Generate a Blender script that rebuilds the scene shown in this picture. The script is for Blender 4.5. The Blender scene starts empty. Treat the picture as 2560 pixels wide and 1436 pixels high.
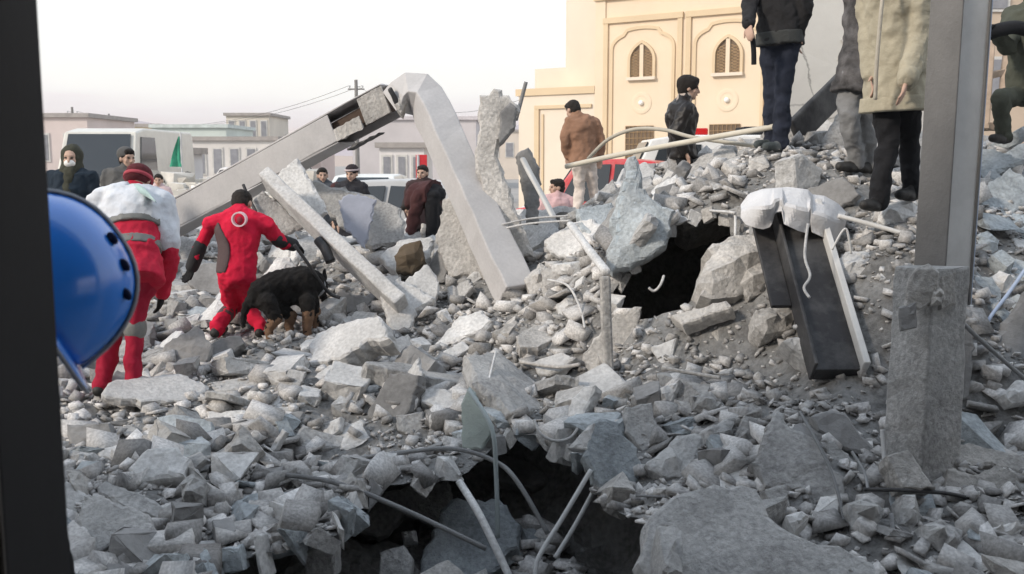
import bpy, bmesh, math, random
import numpy as np
from mathutils import Vector, Matrix, noise

random.seed(11)
np.random.seed(11)
scene = bpy.context.scene
COL = scene.collection
R = math.radians

# ---------------------------------------------------------------- camera
FPX = 2560 * 35 / 36
PITCH = math.atan((718 - 400) / FPX)
CAM = Vector((0, 0, 1.7))
cd = bpy.data.cameras.new('camera')
cd.lens = 35; cd.sensor_width = 36; cd.clip_start = 0.05; cd.clip_end = 9000
cam = bpy.data.objects.new('camera', cd); COL.objects.link(cam)
cam.location = CAM; cam.rotation_euler = (R(90) - PITCH, 0, 0)
cd.dof.use_dof = True; cd.dof.focus_distance = 8.2; cd.dof.aperture_fstop = 5.6
scene.camera = cam

# ---------------------------------------------------------------- sky and sun
SUN_EL, SUN_AZ = R(30), R(238)          # azimuth clockwise from +Y : low, behind and to the left
world = bpy.data.worlds.new('World'); scene.world = world; world.use_nodes = True
nt = world.node_tree; nt.nodes.clear()
def wn(t, **k):
    n = nt.nodes.new(t)
    for a, b in k.items(): setattr(n, a, b)
    return n
out = wn('ShaderNodeOutputWorld'); bg = wn('ShaderNodeBackground'); bg.inputs[1].default_value = 0.1
sky = wn('ShaderNodeTexSky', sky_type='NISHITA', sun_disc=False)
sky.sun_elevation = SUN_EL; sky.sun_rotation = SUN_AZ; sky.air_density = 1.3; sky.dust_density = 3.0
tc = wn('ShaderNodeTexCoord'); sep = wn('ShaderNodeSeparateXYZ'); nt.links.new(tc.outputs['Generated'], sep.inputs[0])
ramp = wn('ShaderNodeValToRGB'); cr = ramp.color_ramp
cr.elements[0].position = 0.0; cr.elements[0].color = (.78, .66, .62, 1)
cr.elements[1].position = 1.0; cr.elements[1].color = (.76, .90, 1.1, 1)
for p, c in ((.016, (1.0, .80, .66, 1)), (.030, (.86, .77, .78, 1)), (.046, (.91, .86, .87, 1)), (.062, (1.0, .98, .95, 1)), (.1, (1.0, .997, .97, 1)), (.4, (.90, .955, 1.02, 1))):
    e = cr.elements.new(p); e.color = c
# thin low cloud streaks bend the bands
mp = wn('ShaderNodeMapping'); mp.inputs['Scale'].default_value = (2.2, 2.2, 16)
nz = wn('ShaderNodeTexNoise'); nz.inputs['Scale'].default_value = 2.4; nz.inputs['Detail'].default_value = 6
nt.links.new(tc.outputs['Generated'], mp.inputs[0]); nt.links.new(mp.outputs[0], nz.inputs['Vector'])
ma = wn('ShaderNodeMath', operation='MULTIPLY_ADD'); ma.inputs[1].default_value = .06; 
mb = wn('ShaderNodeMath', operation='ADD'); mb.inputs[1].default_value = -.03
nt.links.new(nz.outputs['Fac'], ma.inputs[0]); nt.links.new(sep.outputs['Z'], ma.inputs[2]); nt.links.new(ma.outputs[0], mb.inputs[0])
nt.links.new(mb.outputs[0], ramp.inputs[0])
mul = wn('ShaderNodeMix', data_type='RGBA', blend_type='MULTIPLY'); mul.inputs[0].default_value = 1
mul.inputs[7].default_value = (12.0, 12.0, 12.0, 1)
nt.links.new(ramp.outputs[0], mul.inputs[6])
mix = wn('ShaderNodeMix', data_type='RGBA'); mix.inputs[0].default_value = .9
nt.links.new(sky.outputs[0], mix.inputs[6]); nt.links.new(mul.outputs[2], mix.inputs[7])
nt.links.new(mix.outputs[2], bg.inputs[0]); nt.links.new(bg.outputs[0], out.inputs[0])

sl = bpy.data.lights.new('sun', 'SUN'); sl.energy = 2.9; sl.angle = R(8); sl.color = (1, .90, .78)
so = bpy.data.objects.new('sun', sl); COL.objects.link(so)
sd = Vector((math.sin(SUN_AZ) * math.cos(SUN_EL), math.cos(SUN_AZ) * math.cos(SUN_EL), math.sin(SUN_EL)))
so.rotation_euler = sd.to_track_quat('Z', 'Y').to_euler(); so.location = sd * 60 + Vector((0, 0, 5))

vs = scene.view_settings
vs.view_transform = 'Standard'; vs.look = 'None'; vs.exposure = 0.0; vs.gamma = 1; vs.use_curve_mapping = False

# ---------------------------------------------------------------- helpers
FW = Vector((0, math.cos(PITCH), -math.sin(PITCH))); UP = Vector((0, math.sin(PITCH), math.cos(PITCH))); RT = Vector((1, 0, 0))
def ray(px, py): return FW + RT * ((px - 1280) / FPX) + UP * ((718 - py) / FPX)
def W(px, py, Y):
    d = ray(px, py); return CAM + d * (Y / d.y)
def on_plane(px, py, p0, n):
    d = ray(px, py); return CAM + d * ((p0 - CAM).dot(n) / d.dot(n))

def tag(o, label=None, cat=None, group=None, kind=None):
    if label: o['label'] = label
    if cat: o['category'] = cat
    if group: o['group'] = group
    if kind: o['kind'] = kind
    return o
def empty(name, loc, label=None, cat=None, group=None):
    o = bpy.data.objects.new(name, None); COL.objects.link(o); o.location = loc; o.empty_display_size = .2
    return tag(o, label, cat, group)
def newobj(name, verts, faces, mat, parent=None, smooth=False, origin=None):
    """one mesh object; verts in world space, stored relative to the parent / origin"""
    if origin is None: origin = parent_loc(parent) if parent else Vector(np.mean(np.array([tuple(v) for v in verts]), axis=0))
    me = bpy.data.meshes.new(name)
    me.from_pydata([tuple(Vector(v) - origin) for v in verts], [], faces)
    if smooth: me.polygons.foreach_set('use_smooth', [True] * len(me.polygons))
    me.update()
    if mat: me.materials.append(mat)
    o = bpy.data.objects.new(name, me); COL.objects.link(o)
    if parent: o.parent = parent
    else: o.location = origin
    return o
def parent_loc(p):
    l = Vector((0, 0, 0))
    while p: l = l + p.location; p = p.parent
    return l

class MB:
    def __init__(s): s.v = []; s.f = []
    def add(s, v, f):
        b = len(s.v); s.v += [Vector(x) for x in v]; s.f += [tuple(i + b for i in q) for q in f]; return s
    def box(s, c, size, M=None, taper=1.0):
        c = Vector(c); M = M or Matrix.Identity(3); sx, sy, sz = [x / 2 for x in size]; v = []
        for z, t in ((-sz, 1), (sz, taper)):
            for x, y in ((-sx, -sy), (sx, -sy), (sx, sy), (-sx, sy)): v.append(c + M @ Vector((x * t, y * t, z)))
        return s.add(v, [(3, 2, 1, 0), (4, 5, 6, 7), (0, 1, 5, 4), (1, 2, 6, 5), (2, 3, 7, 6), (3, 0, 4, 7)])
    def loft(s, rings, closed=False, caps=True):
        n = len(rings[0]); v = [p for r in rings for p in r]; f = []
        for i in range(len(rings) - 1):
            for j in range(n):
                k = (j + 1) % n; f.append((i * n + j, i * n + k, (i + 1) * n + k, (i + 1) * n + j))
        if caps: f.append(tuple(range(n - 1, -1, -1))); f.append(tuple((len(rings) - 1) * n + j for j in range(n)))
        return s.add(v, f)
    def tube(s, pts, r, seg=6, r2=None):
        pts = [Vector(p) for p in pts]; rings = []; N = len(pts); up = None
        for i, p in enumerate(pts):
            t = (pts[min(i + 1, N - 1)] - pts[max(i - 1, 0)]).normalized()
            if up is None: up = t.orthogonal().normalized()
            a = (up - t * up.dot(t)).normalized(); b = t.cross(a); up = a
            rr = r if r2 is None else r + (r2 - r) * i / (N - 1)
            rings.append([p + a * (rr * math.cos(2 * math.pi * j / seg)) + b * (rr * math.sin(2 * math.pi * j / seg)) for j in range(seg)])
        return s.loft(rings)
    def beam(s, a, b, w, h, roll=0.0, nseg=1, jag=0.0, w2=None, h2=None):
        a = Vector(a); b = Vector(b); t = (b - a).normalized(); x = t.cross(Vector((0, 0, 1))).normalized(); y = x.cross(t)
        if roll: q = Matrix.Rotation(roll, 3, t); x = q @ x; y = q @ y
        rings = []
        for i in range(nseg + 1):
            k = i / nseg; p = a.lerp(b, k); ww = (w + ((w2 or w) - w) * k) / 2; hh = (h + ((h2 or h) - h) * k) / 2; r = []
            for sx, sy in ((-1, -1), (1, -1), (1, 1), (-1, 1)):
                j = Vector((random.uniform(-1, 1), random.uniform(-1, 1), random.uniform(-1, 1))) * jag
                r.append(p + x * (sx * ww) + y * (sy * hh) + j)
            rings.append(r)
        return s.loft(rings)
    def ellipsoid(s, c, rad, M=None, seg=14, rg=9):
        c = Vector(c); M = M or Matrix.Identity(3); v = [c + M @ Vector((0, 0, -rad[2]))]; f = []
        for i in range(1, rg):
            ph = -math.pi / 2 + math.pi * i / rg
            for j in range(seg):
                th = 2 * math.pi * j / seg
                v.append(c + M @ Vector((rad[0] * math.cos(ph) * math.cos(th), rad[1] * math.cos(ph) * math.sin(th), rad[2] * math.sin(ph))))
        v.append(c + M @ Vector((0, 0, rad[2]))); L = len(v) - 1
        for j in range(seg):
            k = (j + 1) % seg; f.append((0, 1 + k, 1 + j)); f.append((L, 1 + (rg - 2) * seg + j, 1 + (rg - 2) * seg + k))
            for i in range(rg - 2): f.append((1 + i * seg + j, 1 + i * seg + k, 1 + (i + 1) * seg + k, 1 + (i + 1) * seg + j))
        return s.add(v, f)
    def capsule(s, a, b, ra, rb, seg=12):
        a = Vector(a); b = Vector(b)
        if (b - a).length < 1e-4: return s.ellipsoid(a, (ra, ra, ra))
        t = (b - a).normalized(); x = t.orthogonal().normalized(); y = t.cross(x); rings = []
        for k in (-80, -50, -20): rings.append((a + t * (ra * math.sin(R(k))), ra * math.cos(R(k))))
        for k in (.25, .5, .75): rings.append((a.lerp(b, k), ra + (rb - ra) * k))
        for k in (20, 50, 80): rings.append((b + t * (rb * math.sin(R(k))), rb * math.cos(R(k))))
        return s.loft([[p + x * (r * math.cos(2 * math.pi * j / seg)) + y * (r * math.sin(2 * math.pi * j / seg)) for j in range(seg)] for p, r in rings])
    def prism(s, poly, n, th):
        """polygon points (3d, any order) extruded by th along -n"""
        n = Vector(n).normalized(); p = [Vector(q) for q in poly]
        nn = Vector((0, 0, 0))
        for i in range(len(p)): nn += p[i].cross(p[(i + 1) % len(p)])
        if nn.dot(n) < 0: p.reverse()
        k = len(p); v = p + [q - n * th for q in p]
        f = [tuple(range(k)), tuple(range(2 * k - 1, k - 1, -1))] + [(i, k + i, k + (i + 1) % k, (i + 1) % k) for i in range(k)]
        return s.add(v, f)
    def build(s, name, mat, parent=None, smooth=False, origin=None): return newobj(name, s.v, s.f, mat, parent, smooth, origin)

def bevel(o, w=.01, seg=2):
    m = o.modifiers.new('bevel', 'BEVEL'); m.width = w; m.segments = seg; m.limit_method = 'ANGLE'; m.angle_limit = R(35); return o
def remesh(o, vox=.012, it=4, fold=0.0, fscale=.09):
    m = o.modifiers.new('remesh', 'REMESH'); m.mode = 'VOXEL'; m.voxel_size = vox; m.use_smooth_shade = True
    if it: s = o.modifiers.new('smooth', 'SMOOTH'); s.factor = .5; s.iterations = it
    if fold:
        key = 'fold%.3f' % fscale
        t = bpy.data.textures.get(key)
        if not t: t = bpy.data.textures.new(key, 'CLOUDS'); t.noise_scale = fscale; t.noise_depth = 2; t.noise_basis = 'BLENDER_ORIGINAL'
        d = o.modifiers.new('folds', 'DISPLACE'); d.texture = t; d.strength = fold; d.mid_level = .5; d.texture_coords = 'LOCAL'
        if fscale > .1:
            t = bpy.data.textures.get('wrinkle')
            if not t: t = bpy.data.textures.new('wrinkle', 'MARBLE'); t.noise_scale = .16; t.turbulence = 9; t.noise_depth = 2; t.marble_type = 'SHARP'
            d = o.modifiers.new('wrinkles', 'DISPLACE'); d.texture = t; d.strength = -.018; d.mid_level = .6; d.texture_coords = 'LOCAL'
    return o

# ---------------------------------------------------------------- materials
MATS = {}
def mat(name, col, rough=.85, var=.18, scale=3.0, bump=.25, bscale=40, metal=0.0, island=0.0, objvar=0.0, speck=0.0, crack=0.0, spec=.3, dust=None, dustamt=.5, coat=0.0, weave=0):
    if name in MATS: return MATS[name]
    m = bpy.data.materials.new(name); m.use_nodes = True; t = m.node_tree; N = t.nodes; L = t.links
    b = N['Principled BSDF']; b.inputs['Roughness'].default_value = rough; b.inputs['Metallic'].default_value = metal
    b.inputs['Specular IOR Level'].default_value = spec
    if coat: b.inputs['Coat Weight'].default_value = coat; b.inputs['Coat Roughness'].default_value = .12
    geo = N.new('ShaderNodeNewGeometry')
    n1 = N.new('ShaderNodeTexNoise'); n1.inputs['Scale'].default_value = scale; n1.inputs['Detail'].default_value = 7; n1.inputs['Roughness'].default_value = .62
    L.new(geo.outputs['Position'], n1.inputs['Vector'])
    mr = N.new('ShaderNodeMapRange'); mr.inputs[1].default_value = .3; mr.inputs[2].default_value = .7; mr.inputs[3].default_value = 1 - var; mr.inputs[4].default_value = 1 + var
    L.new(n1.outputs['Fac'], mr.inputs[0]); val = mr.outputs[0]
    def times(a, bsock):
        q = N.new('ShaderNodeMath'); q.operation = 'MULTIPLY'; L.new(a, q.inputs[0]); L.new(bsock, q.inputs[1]); return q.outputs[0]
    def rng(sock, lo, hi, a=0.0, c=1.0):
        q = N.new('ShaderNodeMapRange'); q.inputs[1].default_value = a; q.inputs[2].default_value = c; q.inputs[3].default_value = lo; q.inputs[4].default_value = hi
        L.new(sock, q.inputs[0]); return q.outputs[0]
    if island: val = times(val, rng(geo.outputs['Random Per Island'], 1 - island, 1 + island))
    if objvar:
        oi = N.new('ShaderNodeObjectInfo'); val = times(val, rng(oi.outputs['Random'], 1 - objvar, 1 + objvar))
    if speck:
        n2 = N.new('ShaderNodeTexNoise'); n2.inputs['Scale'].default_value = bscale * 1.3; n2.inputs['Detail'].default_value = 3
        L.new(geo.outputs['Position'], n2.inputs['Vector']); val = times(val, rng(n2.outputs['Fac'], 1 - speck, 1 + speck, .35, .65))
    if crack:
        vo = N.new('ShaderNodeTexVoronoi'); vo.feature = 'DISTANCE_TO_EDGE'; vo.inputs['Scale'].default_value = crack
        nd = N.new('ShaderNodeVectorMath'); nd.operation = 'MULTIPLY_ADD'; nd.inputs[1].default_value = (.35, .35, .35)
        L.new(n1.outputs['Color'], nd.inputs[0]); L.new(geo.outputs['Position'], nd.inputs[2]); L.new(nd.outputs[0], vo.inputs['Vector'])
        val = times(val, rng(vo.outputs['Distance'], .45, 1, 0, .012))
    mx = N.new('ShaderNodeVectorMath'); mx.operation = 'SCALE'; mx.inputs[0].default_value = col[:3]; L.new(val, mx.inputs['Scale'])
    csock = mx.outputs[0]
    if dust:   # patchy settled plaster dust, shaped by noise
        n3 = N.new('ShaderNodeTexNoise'); n3.inputs['Scale'].default_value = scale * .8; n3.inputs['Detail'].default_value = 9; n3.inputs['Roughness'].default_value = .7
        off = N.new('ShaderNodeVectorMath'); off.operation = 'ADD'; off.inputs[1].default_value = (7.3, 2.1, 4.4)
        L.new(geo.outputs['Position'], off.inputs[0]); L.new(off.outputs[0], n3.inputs['Vector'])
        f = rng(n3.outputs['Fac'], 0, dustamt, .44, .66)
        mm = N.new('ShaderNodeMix'); mm.data_type = 'RGBA'; L.new(f, mm.inputs[0]); L.new(csock, mm.inputs[6]); mm.inputs[7].default_value = (*dust, 1); csock = mm.outputs[2]
    L.new(csock, b.inputs['Base Color'])
    if bump:
        n4 = N.new('ShaderNodeTexNoise'); n4.inputs['Scale'].default_value = bscale; n4.inputs['Detail'].default_value = 6; n4.inputs['Roughness'].default_value = .7
        L.new(geo.outputs['Position'], n4.inputs['Vector'])
        bp = N.new('ShaderNodeBump'); bp.inputs['Strength'].default_value = bump; bp.inputs['Distance'].default_value = .03
        L.new(n4.outputs['Fac'], bp.inputs['Height']); L.new(bp.outputs[0], b.inputs['Normal'])
    MATS[name] = m; return m

CONC = mat('concrete', (.38, .372, .362), var=.3, bump=.8, bscale=30, objvar=.2, speck=.22, dust=(.56, .55, .53), dustamt=.6)
CONCL = mat('pale_plaster_concrete', (.58, .57, .555), var=.2, bump=.55, bscale=30, objvar=.14, speck=.14, dust=(.42, .41, .40), dustamt=.35)
CONCW = mat('warm_concrete', (.45, .43, .405), var=.3, bump=.8, bscale=28, objvar=.2, speck=.2, dust=(.58, .55, .51), dustamt=.5)
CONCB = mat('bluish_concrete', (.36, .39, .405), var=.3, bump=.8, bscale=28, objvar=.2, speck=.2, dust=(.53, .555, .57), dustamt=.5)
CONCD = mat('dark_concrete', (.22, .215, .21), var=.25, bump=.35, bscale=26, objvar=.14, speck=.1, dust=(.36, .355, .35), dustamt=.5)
BEAMC = mat('painted_beam', (.46, .445, .44), var=.1, scale=2.2, bump=.12, bscale=30, objvar=.06, speck=.04, dust=(.55, .53, .51), dustamt=.4)
GRAV = mat('rubble_gravel', (.43, .415, .40), var=.2, bump=.3, bscale=50, island=.5, speck=.2)
DIRT = mat('crushed_rubble', (.20, .195, .188), var=.3, scale=4, bump=.9, bscale=22, speck=.25, dust=(.36, .36, .355), dustamt=.6)  # base kept dark so the gaps between pieces look shaded
STEELD = mat('dark_steel', (.035, .034, .036), rough=.55, var=.3, bump=.1, metal=.3, dust=(.16, .155, .15), dustamt=.55)
STEELG = mat('grey_painted_steel', (.62, .61, .59), rough=.6, var=.08, scale=2, bump=.06, dust=(.33, .32, .31), dustamt=.4)
STEELB = mat('bluish_painted_steel', (.40, .47, .60), rough=.55, var=.08, scale=2, bump=.06, dust=(.38, .41, .47), dustamt=.4)
REBAR = mat('dusty_rebar', (.27, .27, .27), rough=.7, var=.25, bump=.5, bscale=90, objvar=.3)
WIRE = mat('pale_conduit', (.5, .46, .38), rough=.6, var=.15, bump=.1, objvar=.15)
GROUND = mat('street_ground', (.33, .31, .29), var=.25, scale=.8, bump=.3, bscale=9, dust=(.42, .40, .38))
# ---------------------------------------------------------------- terrain (heap of rubble) as a height field
CP = [  # pixel in the photograph and distance of the surface there
 (330,985,7.0),(200,1050,6.3),(175,1200,5.0),(175,1400,4.2),(400,1150,5.4),(600,1000,6.6),(600,905,7.8),(535,835,8.7),(655,835,8.7),(760,850,8.4),
 (450,700,11.0),(900,660,10.5),(420,600,12.5),(1000,850,8.5),(1280,735,8.9),(1100,900,7.9),(1300,850,7.9),(1200,980,6.8),(1150,1090,6.1),(1000,1060,6.4),
 (1400,1000,6.6),(1500,905,7.2),(1350,620,9.6),(1440,560,10.5),(1560,470,10.6),(1700,490,9.4),(1800,435,9.0),(1900,388,8.6),(1945,378,8.3),(2010,405,8.0),
 (2150,520,6.9),(2200,530,6.6),(2260,520,6.6),(2200,650,6.2),(2100,710,6.3),(2000,920,6.0),(1900,830,6.6),(1850,960,6.0),(1700,900,6.6),(1650,1000,6.0),(1650,810,7.0),
 (1800,1080,5.4),(2000,1030,5.5),(2100,950,5.7),(1650,1170,5.3),(1800,1260,4.6),(1900,1430,4.0),(2200,1320,4.35),(2400,1160,4.8),(2500,1430,3.9),(2500,1070,5.3),
 (2450,700,6.8),(2500,520,8.0),(2540,400,9.2),(2120,420,7.6),(1600,640,7.6),(1530,690,7.7),
 (1000,960,7.2),(800,1150,6.0),(700,1080,6.2),(900,1160,5.7),(600,1290,4.7),(1340,1050,6.2),
]
pts = [W(*c) for c in CP]
pts += [Vector(p) for p in [
 (-12,3,0),(-12,9,0),(-12,15,0),(12,3,.3),(12,8,1.0),(13,15,.2),(-8,18,0),(0,18,0),(6,18,.1),(11,18,.1),(-5,14,.5),(-5,11,.25),(-5.5,6,0),(-3.2,3,0),(-1.2,3.0,0),(1,3,0),(3,2.6,0),(-.6,4.6,.05),(.3,4.6,.05),
 (6,5.5,.6),(8,11,1.0),(6.5,12,1.1),(4.5,12.5,1.25),(2.2,13,.85),(.8,12.2,.75),(-1,12.5,.6),(-2.5,13.5,.5),(3,15.5,.3),(0,15.5,.15),(6,15.5,.3),(8,8,1.0),
 ]]
P = np.array([[p.x, p.y] for p in pts]); Z = np.array([p.z for p in pts])
def tps(r2): return np.where(r2 > 1e-12, r2 * np.log(np.maximum(r2, 1e-12)), 0)
n = len(P); D = ((P[:, None, :] - P[None]) ** 2).sum(-1)
A = np.zeros((n + 3, n + 3)); A[:n, :n] = tps(D) + np.eye(n) * .02; A[:n, n] = 1; A[:n, n + 1:] = P; A[n:, :n] = A[:n, n:].T
sol = np.linalg.solve(A, np.concatenate([Z, np.zeros(3)]))
GX0, GX1, GY0, GY1, GS = -12.0, 12.0, 2.2, 18.0, .07
gx = np.arange(GX0, GX1 + .001, GS); gy = np.arange(GY0, GY1 + .001, GS)
H = np.zeros((len(gy), len(gx)))
for i, yy in enumerate(gy):
    q = np.stack([gx, np.full_like(gx, yy)], 1); d = ((q[:, None, :] - P[None]) ** 2).sum(-1)
    H[i] = tps(d) @ sol[:n] + sol[n] + q @ sol[n + 1:]
edge = np.clip((gy[:, None] - GY0) / .4, 0, 1) * np.clip((GY1 - gy[:, None]) / 1.5, 0, 1) * np.clip((gx[None] - GX0) / 1.5, 0, 1) * np.clip((GX1 - gx[None]) / 1.5, 0, 1)
H = np.clip(H, -1.1, 2.1)
for i in range(len(gy)):
    for j in range(len(gx)):
        v = Vector((gx[j], gy[i], 0)); a = noise.fractal(v * 1.7, 1.0, 2.1, 4) * .09 + noise.fractal(v * 6, .9, 2.1, 3) * .03
        H[i, j] += a
H = H - .075 * np.clip((7.6 - gy[:, None]) / 1.2, 0, 1)
H = H * edge + (-.06) * (1 - edge)
def gz(x, y):
    u = (x - GX0) / GS; v = (y - GY0) / GS
    if u < 0 or v < 0 or u >= len(gx) - 1 or v >= len(gy) - 1: return 0.0
    i, j = int(v), int(u); a, b = u - j, v - i
    return float((H[i, j] * (1 - a) + H[i, j + 1] * a) * (1 - b) + (H[i + 1, j] * (1 - a) + H[i + 1, j + 1] * a) * b)
def hit(px, py, start=2.6):
    d = ray(px, py); d = d / d.y; y = start
    while y < 18:
        p = CAM + d * y
        if p.z <= gz(p.x, p.y): return p
        y += .03
    return CAM + d * 18
# two hollows: the near pit, and the dark cavity under the roof slab; the heap's skin is cut open above each
def inpoly(x, y, q):
    c = False
    for i in range(len(q)):
        a, b = q[i], q[i - 1]
        if (a[1] > y) != (b[1] > y) and x < (b[0] - a[0]) * (y - a[1]) / (b[1] - a[1]) + a[0]: c = not c
    return c
def ground_pt(px, py, z=0.02):
    d = ray(px, py); p = CAM + d * ((z - CAM.z) / d.z); return (p.x, p.y)
PIT = [ground_pt(*q) for q in [(470,1436),(545,1320),(840,1296),(880,1200),(960,1150),(1150,1128),(1250,1075),(1340,1058),(1440,1112),(1490,1180),(1560,1235),(1625,1255),(1600,1436)]]
PIT += [(PIT[-1][0] * .9, 3.2), (PIT[0][0] * .9, 3.2)]
HOL = [(h_.x, h_.y) for h_ in [hit(*q) for q in [(1530,720),(1600,655),(1690,560),(1750,540),(1840,540),(1855,600),(1770,650),(1750,765),(1650,800),(1540,795)]]]
CAV = [(PIT, (-.35, 5.1), (1.95, 1.95), -.78), (HOL, (1.75, 8.0), (1.5, 1.75), -.15)]
H0 = H.copy(); cut = np.zeros(H.shape, bool)
for q, c, r, fl in CAV:
    for i in range(len(gy)):
        for j in range(len(gx)):
            if abs(gx[j] - c[0]) < r[0] + .5 and abs(gy[i] - c[1]) < r[1] + .5 and inpoly(gx[j], gy[i], q): cut[i, j] = True
def cavity_z(x, y, k):
    q, c, r, fl = CAV[k]; d = math.hypot((x - c[0]) / r[0], (y - c[1]) / r[1]); s = min(1, max(0, (d - .72) / .26)); s = s * s * (3 - 2 * s)
    f = fl + .16 * noise.fractal(Vector((x * 2.1, y * 2.1, k)), 1, 2, 4) + .05 * noise.noise(Vector((x * 9, y * 9, k)))
    return f + (gz0(x, y) - .05 - f) * s
gz0 = gz
def gz(x, y):
    for k, (q, c, r, fl) in enumerate(CAV):
        if inpoly(x, y, q): return cavity_z(x, y, k)
    return gz0(x, y)
for k, (q, c, r, fl) in enumerate(CAV):
    ux = np.arange(c[0] - r[0], c[0] + r[0] + .01, .06); uy = np.arange(c[1] - r[1], c[1] + r[1] + .01, .06)
    vv_ = [(x, y, cavity_z(x, y, k)) for y in uy for x in ux]; m_ = len(ux)
    okp = [math.hypot((x - c[0]) / r[0], (y - c[1]) / r[1]) < 1.0 for y in uy for x in ux]
    ff_ = [f for f in [(i * m_ + j, i * m_ + j + 1, (i + 1) * m_ + j + 1, (i + 1) * m_ + j) for i in range(len(uy) - 1) for j in range(m_ - 1)] if any(okp[z] for z in f)]
    tag(newobj('pit_terrain', vv_, ff_, DIRT, origin=Vector((0, 0, 0))), kind='structure')
def snap(x, y):
    best = None
    for q, c, r, fl in CAV:
        for i in range(len(q)):
            a, b = Vector(q[i - 1]), Vector(q[i]); d = b - a; t = max(0, min(1, (Vector((x, y)) - a).dot(d) / max(1e-9, d.length_squared))); p = a + d * t; k = (p - Vector((x, y))).length
            if best is None or k < best[0]: best = (k, p)
    return best[1]
verts = []
for i in range(len(gy)):
    for j in range(len(gx)):
        if cut[i, j] and not cut[max(0, i - 1):i + 2, max(0, j - 1):j + 2].all():
            p = snap(gx[j], gy[i]); verts.append((p.x, p.y, gz0(p.x, p.y)))
        else: verts.append((gx[j], gy[i], H[i, j]))
nx = len(gx)
faces = [(i * nx + j, i * nx + j + 1, (i + 1) * nx + j + 1, (i + 1) * nx + j) for i in range(len(gy) - 1) for j in range(nx - 1) if not (cut[i, j] and cut[i + 1, j] and cut[i, j + 1] and cut[i + 1, j + 1])]
tag(newobj('rubble_terrain', verts, faces, DIRT, origin=Vector((0, 0, 0))), kind='structure')
# the street beyond, with a hole where the heap and its pit lie
mb = MB(); B = 400; B1 = 600; hx0, hx1, hy0, hy1 = GX0 + .3, GX1 - .3, GY0 + .1, GY1 - .3
mb.add([(-B, -140, -.03), (B, -140, -.03), (B, B1, -.03), (-B, B1, -.03), (hx0, hy0, -.03), (hx1, hy0, -.03), (hx1, hy1, -.03), (hx0, hy1, -.03)],
       [(0, 1, 5, 4), (1, 2, 6, 5), (2, 3, 7, 6), (3, 0, 4, 7)])
tag(mb.build('ground', GROUND, origin=Vector((0, 0, 0))), kind='structure')

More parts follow.
